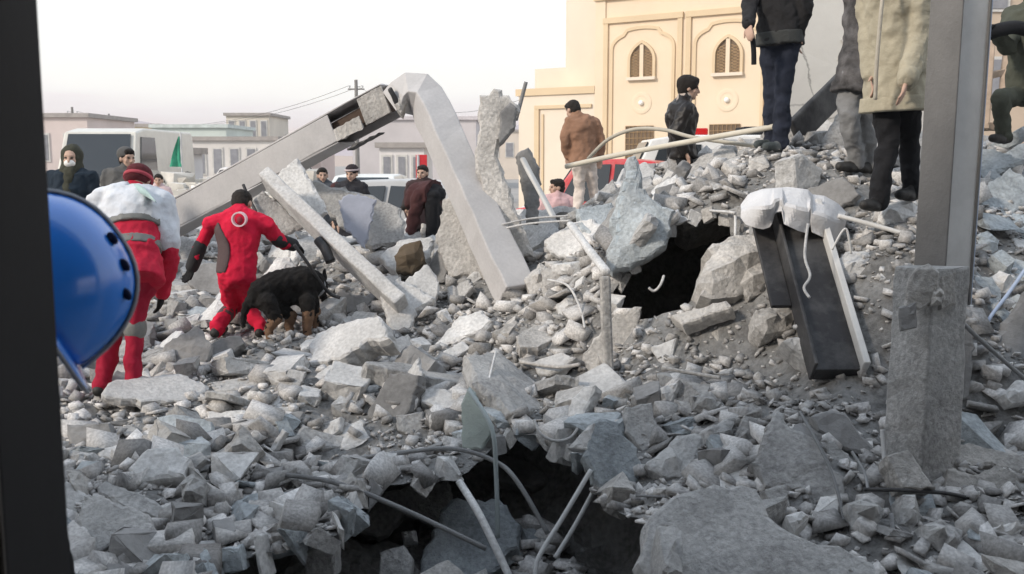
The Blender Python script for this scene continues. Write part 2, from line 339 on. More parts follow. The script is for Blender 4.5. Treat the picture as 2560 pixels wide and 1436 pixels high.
# ---------------------------------------------------------------- broken slabs and chunks
from mathutils.geometry import delaunay_2d_cdt
def slab_geo(poly3, n, th, jag=.02, dome=0.0, seed=0):
    rnd = random.Random(seed); n = Vector(n).normalized(); c = sum((Vector(p) for p in poly3), Vector()) / len(poly3)
    u = n.orthogonal().normalized(); v = n.cross(u)
    q = [((Vector(p) - c).dot(u), (Vector(p) - c).dot(v)) for p in poly3]
    area = sum(q[i][0] * q[(i + 1) % len(q)][1] - q[(i + 1) % len(q)][0] * q[i][1] for i in range(len(q)))
    if area < 0: q.reverse()
    size = math.sqrt(abs(area) / 2) + .01; step = max(.03, size / 13); jag = min(jag, size * .028); o = []
    for i in range(len(q)):
        a = Vector(q[i]); b = Vector(q[(i + 1) % len(q)]); L = (b - a).length; k = max(1, int(L / step)); t = (b - a).normalized() if L > 1e-6 else Vector((1, 0)); nn = Vector((t.y, -t.x))
        o.append(a); w = 0
        for s in range(1, k): w = w * .6 + rnd.gauss(0, 1) * jag * .7; o.append(a.lerp(b, (s + rnd.uniform(-.2, .2)) / k) + nn * w)
    N = len(o)
    def P3(p, w): return c + u * p[0] + v * p[1] + n * w
    ins = min(.018, th * .2, size * .06); rings = []
    def outward(i):
        t = (o[(i + 1) % N] - o[i - 1]); t = t.normalized() if t.length > 1e-6 else Vector((1, 0)); return Vector((t.y, -t.x))
    ow = [outward(i) for i in range(N)]
    top = [o[i] - ow[i] * (ins * rnd.uniform(.3, 1.6)) for i in range(N)]
    rings.append([P3(top[i], -abs(rnd.gauss(0, jag * .15))) for i in range(N)])
    for off, dep, jj in [(0, -ins * .8, .3), (jag * .6, -th * .3, 1.0), (jag * .2, -th * .65, 1.0), (-jag * .6, -th, .8)]:
        rings.append([P3(o[i] + ow[i] * (off + rnd.gauss(0, jag * .5) * jj), dep + rnd.gauss(0, jag * .4) * (jj if dep > -th * .9 else .3)) for i in range(N)])
    V = [x for r in rings for x in r]; F = []
    for a in range(len(rings) - 1):
        for i in range(N):
            k = (i + 1) % N; F.append((a * N + i, (a + 1) * N + i, (a + 1) * N + k, a * N + k))
    F.append(tuple((len(rings) - 1) * N + i for i in range(N - 1, -1, -1)))
    # faceted top : the outline plus a few interior points, Delaunay
    inner = []; tries = 0; want = int(min(46, max(10, size * 46))) if dome else 9
    xs_ = [p.x for p in top]; ys_ = [p.y for p in top]
    while len(inner) < want and tries < 900:
        tries += 1; p = Vector((rnd.uniform(min(xs_), max(xs_)), rnd.uniform(min(ys_), max(ys_)))); ins_ = False
        for i in range(N):
            a, b = top[i], top[i - 1]
            if (a.y > p.y) != (b.y > p.y) and p.x < (b.x - a.x) * (p.y - a.y) / (b.y - a.y) + a.x: ins_ = not ins_
        d = min((p - z).length for z in top)
        if ins_ and d > size * .08 and all((p - z[0]).length > size * (.11 if dome else .2) for z in inner): inner.append((p, d))
    pts2 = list(top) + [z[0] for z in inner]
    try:
        rv = delaunay_2d_cdt(pts2, [(i, (i + 1) % N) for i in range(N)], [], 1, 1e-6)
        ok = len(rv[0]) == len(pts2) and all(len(z) == 1 for z in rv[3])
    except Exception: ok = False
    if ok:
        base_ = len(V); mp_ = {}
        for k, (p, d) in enumerate(inner): V.append(P3(p, dome * min(1.0, d / (size * .3)) * rnd.uniform(.35, 1.15) + rnd.gauss(0, .0035)))
        for k, z in enumerate(rv[3]): mp_[k] = z[0] if z[0] < N else base_ + z[0] - N
        for f in rv[2]: F.append(tuple(mp_[k] for k in f))
    else: F.append(tuple(range(N)))
    return V, F
NRM = {'F': (0, -.28, .96), 'FL': (-.25, -.25, .93), 'FR': (.25, -.25, .93), 'T': (0, -.6, .8), 'TL': (-.4, -.55, .75), 'TR': (.4, -.55, .75),
       'S': (0, -.82, .57), 'SL': (-.45, -.72, .5), 'SR': (.45, -.72, .5), 'V': (0, -.97, .25), 'VL': (-.5, -.85, .2), 'VR': (.5, -.85, .2)}
HEROES = []
def hero(label, poly, nk, th, m=None, Y=None, dome=0.0, jag=.018, lift=.35, name='concrete_fragment', cat='fragment', group=None):
    nrm = Vector(NRM[nk] if isinstance(nk, str) else nk).normalized()
    low = max(poly, key=lambda p: p[1])
    if Y is None:
        p0 = hit(low[0], min(low[1], 1434)); p0 = p0 + nrm * (th * lift) if nk[0] in 'FT' else p0
    else:
        cx = sum(p[0] for p in poly) / len(poly); cy = sum(p[1] for p in poly) / len(poly); p0 = W(cx, cy, Y)
    p3 = [on_plane(px, py, p0, nrm) for px, py in poly]
    V, F = slab_geo(p3, nrm, th, jag, dome, len(HEROES) + 5)
    o = newobj(name, V, F, m or CONC); tag(o, label, cat, group); HEROES.append(o)
    dim = max((max(v[k] for v in V) - min(v[k] for v in V)) for k in range(3))
    if dim > 2.2: print('LARGE', label, round(dim, 2), [round(x, 2) for x in o.location])
    return o
def chunk(label, poly, nk='S', th=.2, m=None, Y=None, dome=.07, jag=.02, **k):
    return hero(label, poly, nk, th, m, Y, dome, jag, name='concrete_lump', cat='lump', **k)

# left foreground
hero('large smooth slab with two scratches at the foot of the dark door post', [(208,1236),(242,1238),(369,1290),(395,1340),(395,1367),(223,1381),(188,1303)], 'T', .16, CONC)
hero('narrow tongue-shaped slab lying over the scratched slab by the door post', [(242,1217),(261,1200),(369,1243),(429,1284),(418,1301),(320,1273),(246,1232)], 'T', .07)
hero('pale jagged slab with one notch, above the tongue-shaped slab', [(320,1169),(369,1120),(444,1116),(477,1146),(459,1187),(369,1199),(339,1210)], 'T', .15, CONCL)
hero('thick squared block with a flat pale top behind the notched slab', [(390,1042),(436,1034),(530,1053),(533,1087),(507,1103),(388,1103)], 'T', .2, CONCB)
chunk('pointed pyramid-shaped concrete chunk right of the thick squared block', [(533,1139),(578,1102),(600,1060),(619,1075),(655,1124),(634,1158),(537,1161)], 'S', .25, CONCW, dome=.1)
hero('thin whitish slab lying flat just past the boots of the white-vested rescuer', [(440,952),(496,950),(513,963),(496,1001),(421,1004),(399,971)], 'F', .05, CONCL)
hero('broad bluish slab strewn with grit on the rim of the pit', [(537,1277),(641,1307),(832,1290),(839,1236),(645,1228),(552,1255)], (.05,-.5,.86), .3, CONCB, Y=5.1)
chunk('rounded pale lump wedged beside the notched slab', [(451,1206),(477,1184),(515,1206),(507,1258),(459,1258)], 'S', .18, CONC, Y=4.85, dome=.09)
hero('dull brownish block at the post side of the thick squared block', [(167,1060),(272,1057),(283,1101),(235,1124),(171,1124)], 'S', .2, CONCD)
chunk('small cube-like chunk hugging the dark door post', [(170,1128),(235,1131),(246,1161),(182,1175)], 'S', .16)
hero('thin flat plate in front of the brownish block', [(242,1124),(309,1109),(347,1124),(320,1135),(246,1143)], 'F', .05, CONCL)
hero('pale upright block standing low in the pit below the gritty slab', [(765,1381),(836,1374),(838,1440),(761,1440)], 'V', .2, CONC, Y=4.9)
hero('long pale slab bridging between the squared block and a dark heap', [(515,1027),(627,1023),(634,1057),(571,1064),(518,1049)], 'T', .1, CONCL)
hero('small light plate tipped on the heap behind the gritty slab', [(795,1064),(851,1042),(847,1075),(817,1098),(798,1087)], 'SL', .05, CONCL)
hero('thin board-like sliver leaning beside the pyramid-shaped chunk', [(670,1128),(705,1072),(714,1080),(690,1120),(678,1140)], 'SL', .04, CONCL)
hero('wide low slab behind the thin board-like sliver', [(735,1098),(760,1062),(800,1078),(860,1090),(856,1118),(760,1120)], 'TR', .1, CONC)
chunk('fluted edge fragment against the door post below the cube-like chunk', [(165,1175),(200,1180),(216,1215),(210,1250),(170,1260)], 'S', .2, CONCW)
hero('flat pale flagstone in the left field beyond the boots', [(640,1000),(700,985),(750,996),(740,1024),(660,1022)], 'F', .06, CONCL)
hero('level grey slab with a clean edge behind the flagstone', [(520,955),(600,940),(660,950),(640,972),(540,978)], 'F', .08, CONC)
hero('white tilted shard under the level grey slab', [(560,1010),(600,1000),(640,1012),(610,1024)], 'F', .04, CONCL)
chunk('grey-brown lump between the red-suited rescuer and the level slab', [(500,880),(550,845),(600,838),(610,860),(560,900)], 'S', .25, CONCD, dome=.08)
hero('low greenish slab on the ground left of the red-suited rescuer', [(440,790),(490,765),(545,770),(548,795),(500,806)], 'F', .08, CONCB)
chunk('tall pale boulder behind the back of the dog', [(655,690),(690,645),(720,640),(742,665),(735,720),(650,740)], 'S', .3, CONCL, Y=9.4)
# middle
hero('long smooth pale slab sloping down in front of the dog', [(771,860),(828,813),(944,788),(966,819),(972,844),(916,851),(859,891),(778,910)], 'TL', .2, CONCL)
hero('wide pale slab tipped up on the slope under the peaked beams', [(1085,863),(1147,788),(1204,775),(1229,800),(1210,819),(1132,857)], 'TL', .12, CONCL)
hero('white plate directly below the wide tipped slab', [(1097,882),(1157,851),(1176,869),(1129,901)], 'T', .07, CONCL)
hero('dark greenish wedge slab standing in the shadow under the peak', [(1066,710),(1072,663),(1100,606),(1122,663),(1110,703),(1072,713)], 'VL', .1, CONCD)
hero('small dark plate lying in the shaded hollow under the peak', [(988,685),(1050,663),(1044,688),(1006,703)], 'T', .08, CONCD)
hero('slender pale slab propped beside the foot of the tall beam', [(1150,706),(1223,655),(1230,680),(1172,722)], 'S', .08, CONCL)
chunk('bright white knuckle of plaster below the dark wedge slab', [(1088,782),(1116,770),(1135,807),(1100,819)], 'S', .14, CONCL)
chunk('grey boulder at the end of the leash right of the dog', [(806,763),(850,725),(916,738),(941,725),(916,775),(825,800)], 'S', .3, CONCD, dome=.1)
hero('smooth white oblong tile fragment below the long sloping slab', [(912,965),(979,956),(985,971),(923,982)], 'T', .06, CONCL)
hero('pale curb-like slab on the upper lip of the pit', [(1054,971),(1114,971),(1136,993),(1155,1008),(1143,1031),(1110,1023),(1054,1005)], 'T', .12, CONCL)
hero('squared block under the curb-like slab', [(990,1038),(1058,1027),(1058,1079),(1031,1094),(994,1075)], 'S', .2, CONC)
hero('greenish plaster sheet hanging over the pit wall', [(1151,1012),(1170,971),(1188,997),(1229,1068),(1203,1124),(1155,1120)], 'VL', .04, mat('green_grey_plaster', (.33,.38,.36), dust=(.45,.48,.47)), Y=6.0)
hero('grey panel with a clipped corner inside the pit', [(960,1228),(1121,1202),(1125,1277),(1102,1299),(1009,1288),(942,1344),(863,1314)], 'S', .15, CONC, Y=6.2)
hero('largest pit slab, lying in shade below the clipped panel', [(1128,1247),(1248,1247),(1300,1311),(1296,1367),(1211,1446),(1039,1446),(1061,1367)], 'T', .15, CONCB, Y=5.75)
hero('squarish stone at the bottom of the pit', [(949,1382),(1009,1363),(1031,1396),(1024,1446),(946,1446)], 'S', .18, CONC, Y=5.4)
chunk('small cube in the pit above the squarish stone', [(1002,1329),(1039,1326),(1043,1355),(1009,1361)], 'S', .08, CONC, Y=5.7)
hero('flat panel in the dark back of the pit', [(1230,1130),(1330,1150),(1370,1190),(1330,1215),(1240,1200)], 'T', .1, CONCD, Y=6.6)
hero('white elongated slab tipped on the pit rim', [(1408,1057),(1427,997),(1457,967),(1487,963),(1476,997),(1442,1068),(1412,1075)], 'SL', .12, CONCL)
hero('bluish blade-shaped slab hanging over the pit between two rods', [(1477,1057),(1499,1046),(1548,1057),(1559,1087),(1596,1120),(1608,1169),(1574,1247),(1544,1258),(1507,1225),(1462,1139)], (.15,-.8,.5), .13, CONCB, Y=5.35)
hero('bright wedge at the shoulder of the blade-shaped slab', [(1417,1121),(1470,1065),(1484,1058),(1470,1125)], 'SL', .08, CONCL, Y=5.4)
hero('upright slab just behind the blade-shaped slab', [(1563,1016),(1630,1005),(1634,1042),(1656,1087),(1645,1124),(1608,1131),(1563,1079)], 'S', .12, CONC)
hero('long flat-topped slab behind the upright slab', [(1533,967),(1619,919),(1634,919),(1656,941),(1619,967)], 'TL', .1, CONCL)
chunk('sharp triangular shard standing point down', [(1645,975),(1697,949),(1667,1034),(1645,1001)], 'SL', .14, CONCL, dome=.05)
chunk('angular block beside the triangular shard', [(1727,990),(1779,978),(1820,1019),(1772,1042),(1734,1023)], 'S', .16, CONC)
chunk('big pale chunk above the shadowed hole in the slope', [(1611,1161),(1693,1087),(1764,1075),(1768,1109),(1746,1184),(1656,1191)], 'T', .22, CONC, dome=.05)
chunk('upright tooth-shaped chunk beside the largest tilted slab', [(1846,1075),(1861,1038),(1895,1046),(1884,1120),(1865,1131),(1843,1098)], 'S', .14, CONC, dome=.04)
chunk('wedge chunk next to the tooth-shaped chunk', [(1776,1072),(1839,1042),(1835,1087),(1805,1120),(1779,1102)], 'SR', .14, CONC, dome=.04)
hero('piece of ceiling plate half buried above the pit rim', [(1330,905),(1400,880),(1440,892),(1400,925),(1345,935)], 'TL', .08, CONCL)
hero('grey tile-like plate on the slope left of the vertical post', [(1180,930),(1250,905),(1290,925),(1240,955)], 'T', .06, CONCW)
chunk('blocky lump on the slope under the tall beam foot', [(1230,830),(1290,800),(1330,820),(1320,860),(1260,870)], 'S', .2, CONCW)
chunk('pinkish plaster lump beside the tall beam foot', [(1310,700),(1350,655),(1390,690),(1375,740),(1330,750)], 'S', .22, CONCW, dome=.09)
chunk('split pale stone right of the pinkish plaster lump', [(1390,760),(1430,735),(1455,770),(1440,800),(1400,805)], 'S', .16, CONCL)
# bottom right
hero('very large smooth slab with scuff marks filling the near right foreground', [(1611,1344),(1630,1284),(1686,1236),(1761,1217),(1854,1210),(1891,1221),(1910,1251),(1921,1288),(1977,1329),(2047,1358),(2099,1363),(2136,1385),(2196,1415),(2215,1470),(2150,1560),(1650,1560),(1615,1436)], (0,-.62,.78), .2, CONC, Y=4.15, jag=.022)
hero('large tilted slab with a snapped corner behind the smooth scuffed slab', [(1875,1158),(1942,1027),(1961,1031),(1972,1064),(2020,1083),(2050,1102),(2100,1180),(2130,1280),(2110,1320),(1998,1225),(1912,1217)], (-.1,-.7,.7), .2, CONC, Y=4.85)
hero('stub block under the snapped corner of the tilted slab', [(1909,1228),(1968,1210),(1976,1273),(1935,1273)], 'S', .2, CONC, Y=4.62)
chunk('white stone resting at the edge of the smooth scuffed slab', [(1965,1288),(2006,1277),(2024,1292),(1987,1329)], 'T', .1, CONCL, Y=4.28, dome=.04)
hero('dark weathered slab leaning above the tilted slab', [(2028,1042),(2065,1027),(2114,1031),(2151,1087),(2188,1124),(2177,1146),(2091,1105),(2047,1075)], 'S', .1, CONCD)
hero('slanting fragment between the dark weathered slab and the tilted slab', [(2050,1105),(2084,1102),(2144,1161),(2151,1191),(2099,1184)], 'S', .14, CONC, Y=5.0)
chunk('big faceted chunk left of the upright pipe stubs', [(2118,1258),(2166,1243),(2211,1273),(2196,1311),(2166,1348),(2132,1322)], 'S', .22, CONC, dome=.08)
chunk('narrow pillar-like chunk under the black bar', [(2259,1236),(2289,1236),(2304,1296),(2271,1329),(2248,1311)], 'S', .18, CONC, dome=.06)
chunk('wide rounded chunk right of the upright pipe stubs', [(2312,1311),(2353,1296),(2409,1326),(2394,1385),(2360,1393),(2315,1348)], 'S', .22, CONC, dome=.09)
hero('thick brownish beam end jutting in beside the column foot', [(2371,1172),(2453,1184),(2494,1161),(2570,1184),(2640,1320),(2472,1270),(2412,1240),(2371,1228)], 'S', .4, CONCW, Y=4.75)
hero('upper layer slab resting behind the brownish beam end', [(2340,1120),(2420,1105),(2530,1130),(2600,1160),(2600,1200),(2480,1160),(2380,1180)], 'T', .2, CONCW, Y=4.95)
hero('fan-shaped slab at the foot of the concrete column', [(2218,1139),(2271,1124),(2338,1221),(2256,1221)], 'S', .15, CONCW, Y=4.6)
hero('white splinter on the near ground by the brownish beam end', [(2435,1381),(2465,1381),(2502,1393),(2465,1404)], 'F', .05, CONCL)
chunk('dusty stone just under the brownish beam end', [(2472,1322),(2524,1307),(2570,1318),(2532,1340)], 'T', .12, CONCL)
chunk('low lump beside the white splinter', [(2500,1350),(2550,1345),(2580,1380),(2530,1400)], 'S', .14, CONC)
hero('grey smooth panel leaning right of the concrete column', [(2415,1050),(2440,900),(2570,720),(2640,740),(2640,1060)], (-.25,-.8,.5), .12, CONCD, Y=5.8)
hero('dark strip of slab between column and leaning panel', [(2385,820),(2420,800),(2440,870),(2420,1000),(2385,1010)], 'V', .1, CONCD, Y=5.6)
chunk('pale broken corner on the leaning grey panel', [(2510,985),(2545,950),(2590,960),(2590,1000),(2530,1010)], 'S', .1, CONCL, Y=5.45, dome=.04)
# right middle around the hollow
hero('pale roof slab sagging over the dark hollow', [(1691,480),(1759,443),(1844,415),(1880,430),(1862,475),(1776,512),(1706,532)], (-.1,-.5,.86), .2, CONCW, Y=8.5, jag=.03)
hero('broken roof edge hanging behind the pale roof slab', [(1700,535),(1780,512),(1870,470),(1880,520),(1800,555),(1730,580),(1700,560)], 'S', .35, CONCW, Y=8.7, jag=.04)
chunk('massive faceted lump propped under the white sheet', [(1769,621),(1783,607),(1839,586),(1873,586),(1947,565),(1953,621),(1947,649),(1960,698),(1873,748),(1859,732),(1779,746),(1752,736),(1755,677),(1783,635)], 'S', .5, CONCW, Y=6.95, dome=.12, jag=.03)
hero('long sill slab along the lower edge of the dark hollow', [(1675,788),(1814,750),(1830,767),(1706,812)], 'TL', .12, CONCW, Y=6.75)
chunk('squat boulder under the faceted lump beside the dark channel', [(1891,774),(1964,753),(1985,781),(1981,820),(1912,837),(1891,816)], 'S', .25, CONCW, Y=6.45, dome=.08)
chunk('white chipped block at the foot of the dark channel', [(1957,854),(2034,833),(2058,889),(2037,917),(1981,872)], 'S', .2, CONCL, Y=6.0)
hero('thin upright plate on the slope below the sill slab', [(1623,868),(1692,844),(1672,924),(1654,920)], 'SL', .08, CONCL)
hero('flat plate under the sill slab with a bent edge', [(1780,830),(1830,785),(1850,790),(1846,850),(1800,870)], 'S', .06, CONCW)
chunk('ribbed pale block right of the dark channel', [(2086,666),(2114,628),(2173,625),(2194,649),(2190,705),(2142,708)], 'S', .22, CONCL, dome=.05)
hero('light ledge slab right of the ribbed pale block', [(2190,660),(2230,640),(2275,665),(2265,690),(2200,700)], 'T', .1, CONCL)
hero('pale stepping slab left of the concrete column', [(2107,764),(2208,732),(2222,748),(2117,778)], 'T', .1, CONCL)
chunk('whitish rounded boulder at the foot of the steel column', [(2191,525),(2216,508),(2278,498),(2296,515),(2281,560),(2221,566),(2198,550)], 'S', .25, CONCL, dome=.1)
hero('angular grey block upright behind the white sheet', [(1983,395),(2013,385),(2060,423),(2045,478),(1988,475)], 'VR', .2, CONC)
hero('bluish plate at the shoulder of the dark hollow', [(1440,520),(1530,505),(1537,560),(1500,590),(1450,570)], 'T', .12, CONCB)
hero('pale sheared panel tipped left of the blue-grey wall piece', [(1358,601),(1430,556),(1475,546),(1516,576),(1490,611),(1420,651),(1375,631)], 'SL', .12, CONCL)
hero('crest slab under the feet of the man with the rod', [(1800,400),(1860,385),(1960,380),(2000,395),(1920,412),(1830,420)], 'F', .15, CONCW)
hero('pink-grey slab cresting the heap behind the roof slab', [(1690,430),(1760,385),(1830,375),(1850,395),(1780,425),(1710,455)], 'TL', .14, CONCW)
# right of the steel column
hero('pale greenish slab high on the heap right of the column', [(2440,440),(2470,395),(2560,355),(2620,360),(2620,440),(2520,450)], 'T', .2, CONCB, Y=8.8)
hero('blue-grey slab shelf halfway up the heap right of the column', [(2430,545),(2520,530),(2620,540),(2620,580),(2440,575)], 'T', .14, CONCB)
chunk('light blue lump below the blue-grey shelf', [(2435,590),(2470,575),(2500,600),(2490,640),(2440,635)], 'S', .2, CONCB)
hero('steel-blue plate tipped at the lower end of the blue heap', [(2440,660),(2530,640),(2600,660),(2560,700),(2460,700)], 'T', .12, CONCB)
chunk('whitish cube on the blue heap beside the bent bar', [(2470,700),(2500,675),(2540,690),(2530,730),(2480,735)], 'S', .16, CONCL)
chunk('grey-blue lump on top of the blue heap', [(2480,480),(2520,465),(2560,485),(2550,515),(2490,515)], 'S', .2, CONCB)
# ---------------------------------------------------------------- collapsed frame members
def rough_beam(name, label, a, b, w, h, m, cat='beam', roll=0, nseg=14, jag=.008, w2=None, h2=None):
    mb = MB(); mb.beam(a, b, w, h, roll, nseg, jag, w2, h2); o = mb.build(name, m); bevel(o, .02, 2); return tag(o, label, cat)
# left rafter of the peak: a hollow box member, split near its upper end
a, b = W(395, 570, 11.6), W(985, 250, 10.25)
root = empty('box_beam', a, 'long hollow box beam rising to the peak from the left heap', 'beam')
t = (b - a).normalized(); xx = t.cross(Vector((0, 0, 1))).normalized(); yy = xx.cross(t); hw, hh, wt = .165, .16, .02
def member(name, s0, s1, cx, cy, sx, sy, m, jag=0.0, ns=8):
    mb = MB(); L = (b - a).length
    p, q = a + t * (L * s0) + xx * cx + yy * cy, a + t * (L * s1) + xx * cx + yy * cy
    rings = []
    for i in range(ns + 1):
        c = p.lerp(q, i / ns)
        rings.append([c + xx * (ux * sx / 2) + yy * (uy * sy / 2) + Vector((random.gauss(0, 1), random.gauss(0, 1), random.gauss(0, 1))) * jag for ux, uy in ((-1, -1), (1, -1), (1, 1), (-1, 1))])
    mb.loft(rings); o = mb.build(name, m, root); bevel(o, .008, 2); return o
INNER = mat('dark_inside', (.09, .06, .045), var=.3)
member('top_plate', 0, 1, 0, hh, 2 * hw, wt, BEAMC, .003)
member('bottom_plate', 0, .80, 0, -hh, 2 * hw, wt, BEAMC, .003)
member('back_plate', 0, .99, -hw + .01, 0, wt, 2 * hh - wt - .004, BEAMC, .002)
member('front_plate', 0, .80, hw - .01, 0, wt, 2 * hh - wt - .004, BEAMC, .003)
member('front_plate', .91, 1.0, hw - .012, .0, wt, 2 * hh - .03, CONCW, .003)
member('torn_lip', .80, .90, hw - .012, -hh * .55, wt, hh * .8, CONCW, .006)
member('torn_flange', .81, .93, hw * .3, -hh * 1.6, .1, .02, STEELD, .006)
member('shade_core', .02, .985, -.02, 0, .16, .16, INNER)  # dark core added to paint the shade inside the hollow beam
# dusty plaster lying along its top
mb = MB()
for k in range(26):
    s = random.uniform(.35, 1.0); c = a.lerp(b, s) + yy * (hh + .012) + xx * random.uniform(-.1, .1)
    r = random.uniform(.012, .04); mb.ellipsoid(c, (r * 1.8, r * 1.4, r * .7), Matrix.Rotation(random.uniform(0, 3), 3, 'Z'), 6, 4)
tag(mb.build('plaster_crumbs', CONCL, root), kind='stuff')
# right leg of the peak : a bent member with a rounded elbow
def sweep(pts_, w, h, ref, roll=0.0, jag=0.0):
    rings = []; N = len(pts_)
    for i, c in enumerate(pts_):
        t_ = (pts_[min(i + 1, N - 1)] - pts_[max(i - 1, 0)]).normalized(); x_ = (ref - t_ * ref.dot(t_)).normalized(); y_ = t_.cross(x_)
        if roll: m_ = Matrix.Rotation(roll, 3, t_); x_ = m_ @ x_; y_ = m_ @ y_
        rings.append([c + x_ * (sx * w / 2) + y_ * (sy * h / 2) + Vector((random.gauss(0, 1), random.gauss(0, 1), random.gauss(0, 1))) * jag for sx, sy in ((-1, -1), (1, -1), (1, 1), (-1, 1))])
    mb = MB(); mb.loft(rings); return mb
leg_path = [W(1000, 262, 10.15), W(1014, 244, 10.12), W(1032, 232, 10.1), W(1052, 234, 10.05), W(1068, 252, 10.0)] + [W(1068, 252, 10.0).lerp(W(1290, 738, 8.8), k / 14) for k in range(1, 15)]
mb = sweep(leg_path, .32, .29, Vector((0, -1, 0)), R(-32), .005)
o = mb.build('concrete_column', BEAMC); bevel(o, .02, 2); tag(o, 'thick square column bending over at the peak and leaning down into the rubble', 'column')
chunk('chipped lump of mortar stuck in the elbow of the peak', [(985,262),(992,235),(1010,215),(1026,222),(1016,258),(1003,285)], 'V', .2, CONCW, Y=9.95, dome=.03)
rough_beam('gap_shade_strip', 'dark bent strip standing in for the shaded gap at the peak', W(974, 222, 9.95), W(1003, 278, 9.95), .05, .05, STEELD, 'strap', nseg=4, jag=.012)  # dark strip added where the joint is only a shaded gap
# lighter lintel crossing in front
rough_beam('concrete_lintel', 'pale flat lintel sloping down to the right behind the dog', W(668, 448, 9.9), W(1010, 775, 8.75), .30, .13, CONCL, 'beam', roll=R(-48), nseg=12, jag=.008, w2=.36)
hero('fan of plaster at the lower end of the pale lintel', [(950,740),(1000,690),(1085,745),(1040,775),(1020,835),(985,842)], 'S', .14, CONCL, Y=8.75)
hero('grey plate tipped above the head of the red-suited rescuer', [(622,522),(655,478),(760,568),(700,592)], 'V', .06, CONC, Y=9.75)
hero('pale triangular panel leaning against the left box beam', [(690,440),(742,395),(815,530),(790,545)], (-.2,-.9,.3), .08, CONCL, Y=10.1)
hero('blue-grey door-like plate standing between lintel and column', [(848,502),(872,485),(940,500),(912,620),(862,570)], 'V', .05, mat('blue_grey_panel', (.36, .38, .45), rough=.6, var=.1), Y=10.2)
hero('light panel behind the blue-grey plate', [(740,440),(860,470),(1000,520),(1010,600),(930,620),(850,560)], 'S', .1, CONC, Y=10.7)
hero('pale yellowish slab filling the angle under the column', [(1105,500),(1150,470),(1260,650),(1230,700),(1120,690),(1090,600)], (-.3,-.85,.3), .14, CONCW, Y=9.6)
hero('light rubble panel under the peak beside the shaded hollow', [(945,640),(1000,600),(1080,590),(1075,640),(1000,680)], 'T', .12, CONCL, Y=9.9)
chunk('dark brown barrel-shaped lump standing in for the dark hole under the peak', [(985,640),(1010,610),(1050,600),(1060,650),(1030,685),(990,680)], 'V', .3, mat('dark_hole_lump', (.12, .09, .06)), Y=9.55)  # dark lump added in place of a shaded hole
# torn wall slab that stands up behind the column
hero('tall torn wall slab pointing up right of the leaning column', [(1190,420),(1196,300),(1201,240),(1222,238),(1234,222),(1252,240),(1278,252),(1292,262),(1284,310),(1262,340),(1246,352),(1240,375),(1250,420),(1300,560),(1330,640),(1290,650),(1235,560)], (-.12,-.97,.1), .14, CONCW, Y=9.25, jag=.03)
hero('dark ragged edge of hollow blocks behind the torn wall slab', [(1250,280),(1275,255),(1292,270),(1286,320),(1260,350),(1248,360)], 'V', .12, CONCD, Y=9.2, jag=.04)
hero('narrow grey splinter slab leaning against the torn wall slab', [(1290,390),(1320,370),(1350,420),(1345,560),(1320,560)], 'V', .1, CONCD, Y=9.7, jag=.03)
rough_beam('steel_angle', 'thin pale angle strut beside the torn wall slab', W(1305, 395, 9.3), W(1385, 545, 9.0), .06, .04, STEELG, 'strut', nseg=4, jag=.004)
# white pole and post in front of the hollow
rough_beam('pale_pole', 'short pale pole slanting down to the vertical post', W(1425, 560, 8.3), W(1516, 682, 7.0), .06, .05, CONCL, 'pole', nseg=5, jag=.004)
rough_beam('timber_post', 'slender square post standing upright on the slope', W(1512, 690, 6.95), W(1521, 930, 6.85), .075, .06, CONCW, 'post', nseg=8, jag=.003)

# blue-grey block wall fragment
n0 = Vector((-.12, -.93, .35)).normalized(); p0 = W(1600, 560, 7.55)
poly = [(1572,392),(1588,388),(1600,470),(1640,505),(1686,525),(1664,613),(1600,650),(1531,680),(1519,663),(1531,576),(1541,510),(1558,450)]
root = empty('block_wall_fragment', W(1560, 680, 7.9), 'blue-grey hollow block wall fragment leaning beside the dark hollow', 'wall fragment')
V, F = slab_geo([on_plane(x, y, p0, n0) for x, y in poly], n0, .22, .05, .05, 77); newobj('mortar_core', V, F, CONCB, root)
BLK = mat('blue_block', (.40, .45, .48), var=.2, bump=.4, bscale=25, objvar=.12, speck=.12, dust=(.55, .58, .6))
for (x0, y0, x1, y1) in [(1566,425,1592,450),(1558,455,1594,482),(1550,487,1596,515),(1546,522,1588,550),(1543,556,1590,584),(1540,590,1578,616),(1600,540,1644,570)]:
    q = [(x0 + random.uniform(-3, 3), y0 + random.uniform(-3, 3)), (x1, y0 + 3), (x1 - 4, y1), (x0 - 3, y1 - 3)]
    V, F = slab_geo([on_plane(x, y, p0 + n0 * .007, n0) for x, y in q], n0, .05, .012, 0, x0); newobj('block', V, F, BLK, root)
# pieces of concrete frame behind
hero('dark debris slab in the upper part of the block wall gap', [(1640,470),(1690,455),(1700,505),(1650,505)], 'S', .1, CONCD, Y=8.3)

# big pale wall leaning behind the men
root = empty('leaning_wall', W(2060, 420, 9.8), 'tall pale plastered wall leaning behind the man with the rod', 'wall')
n1 = Vector((.1, -.98, .18)).normalized(); p1 = W(2080, 200, 9.8)
PLW = mat('cream_plaster_wall', (.62, .59, .54), var=.07, scale=1.2, bump=.15, bscale=12, dust=(.5, .48, .46), dustamt=.4, crack=.9)
V, F = slab_geo([on_plane(x, y, p1, n1) for x, y in [(1985,-260),(2330,-260),(2320,420),(2100,440),(1960,400),(1975,200)]], n1, .22, .03, 0, 91); newobj('plaster_panel', V, F, PLW, root)
for q in [[(2150,20),(2165,30),(2120,75),(2112,70)],[(2160,55),(2168,70),(2110,110),(2104,100)],[(2150,85),(2120,130),(2095,150),(2100,135)]]:
    V, F = slab_geo([on_plane(x, y, p1 + n1 * .02, n1) for x, y in q], n1, .03, .004, 0, q[0][0]); newobj('plaster_flake', V, F, CONCW, root)
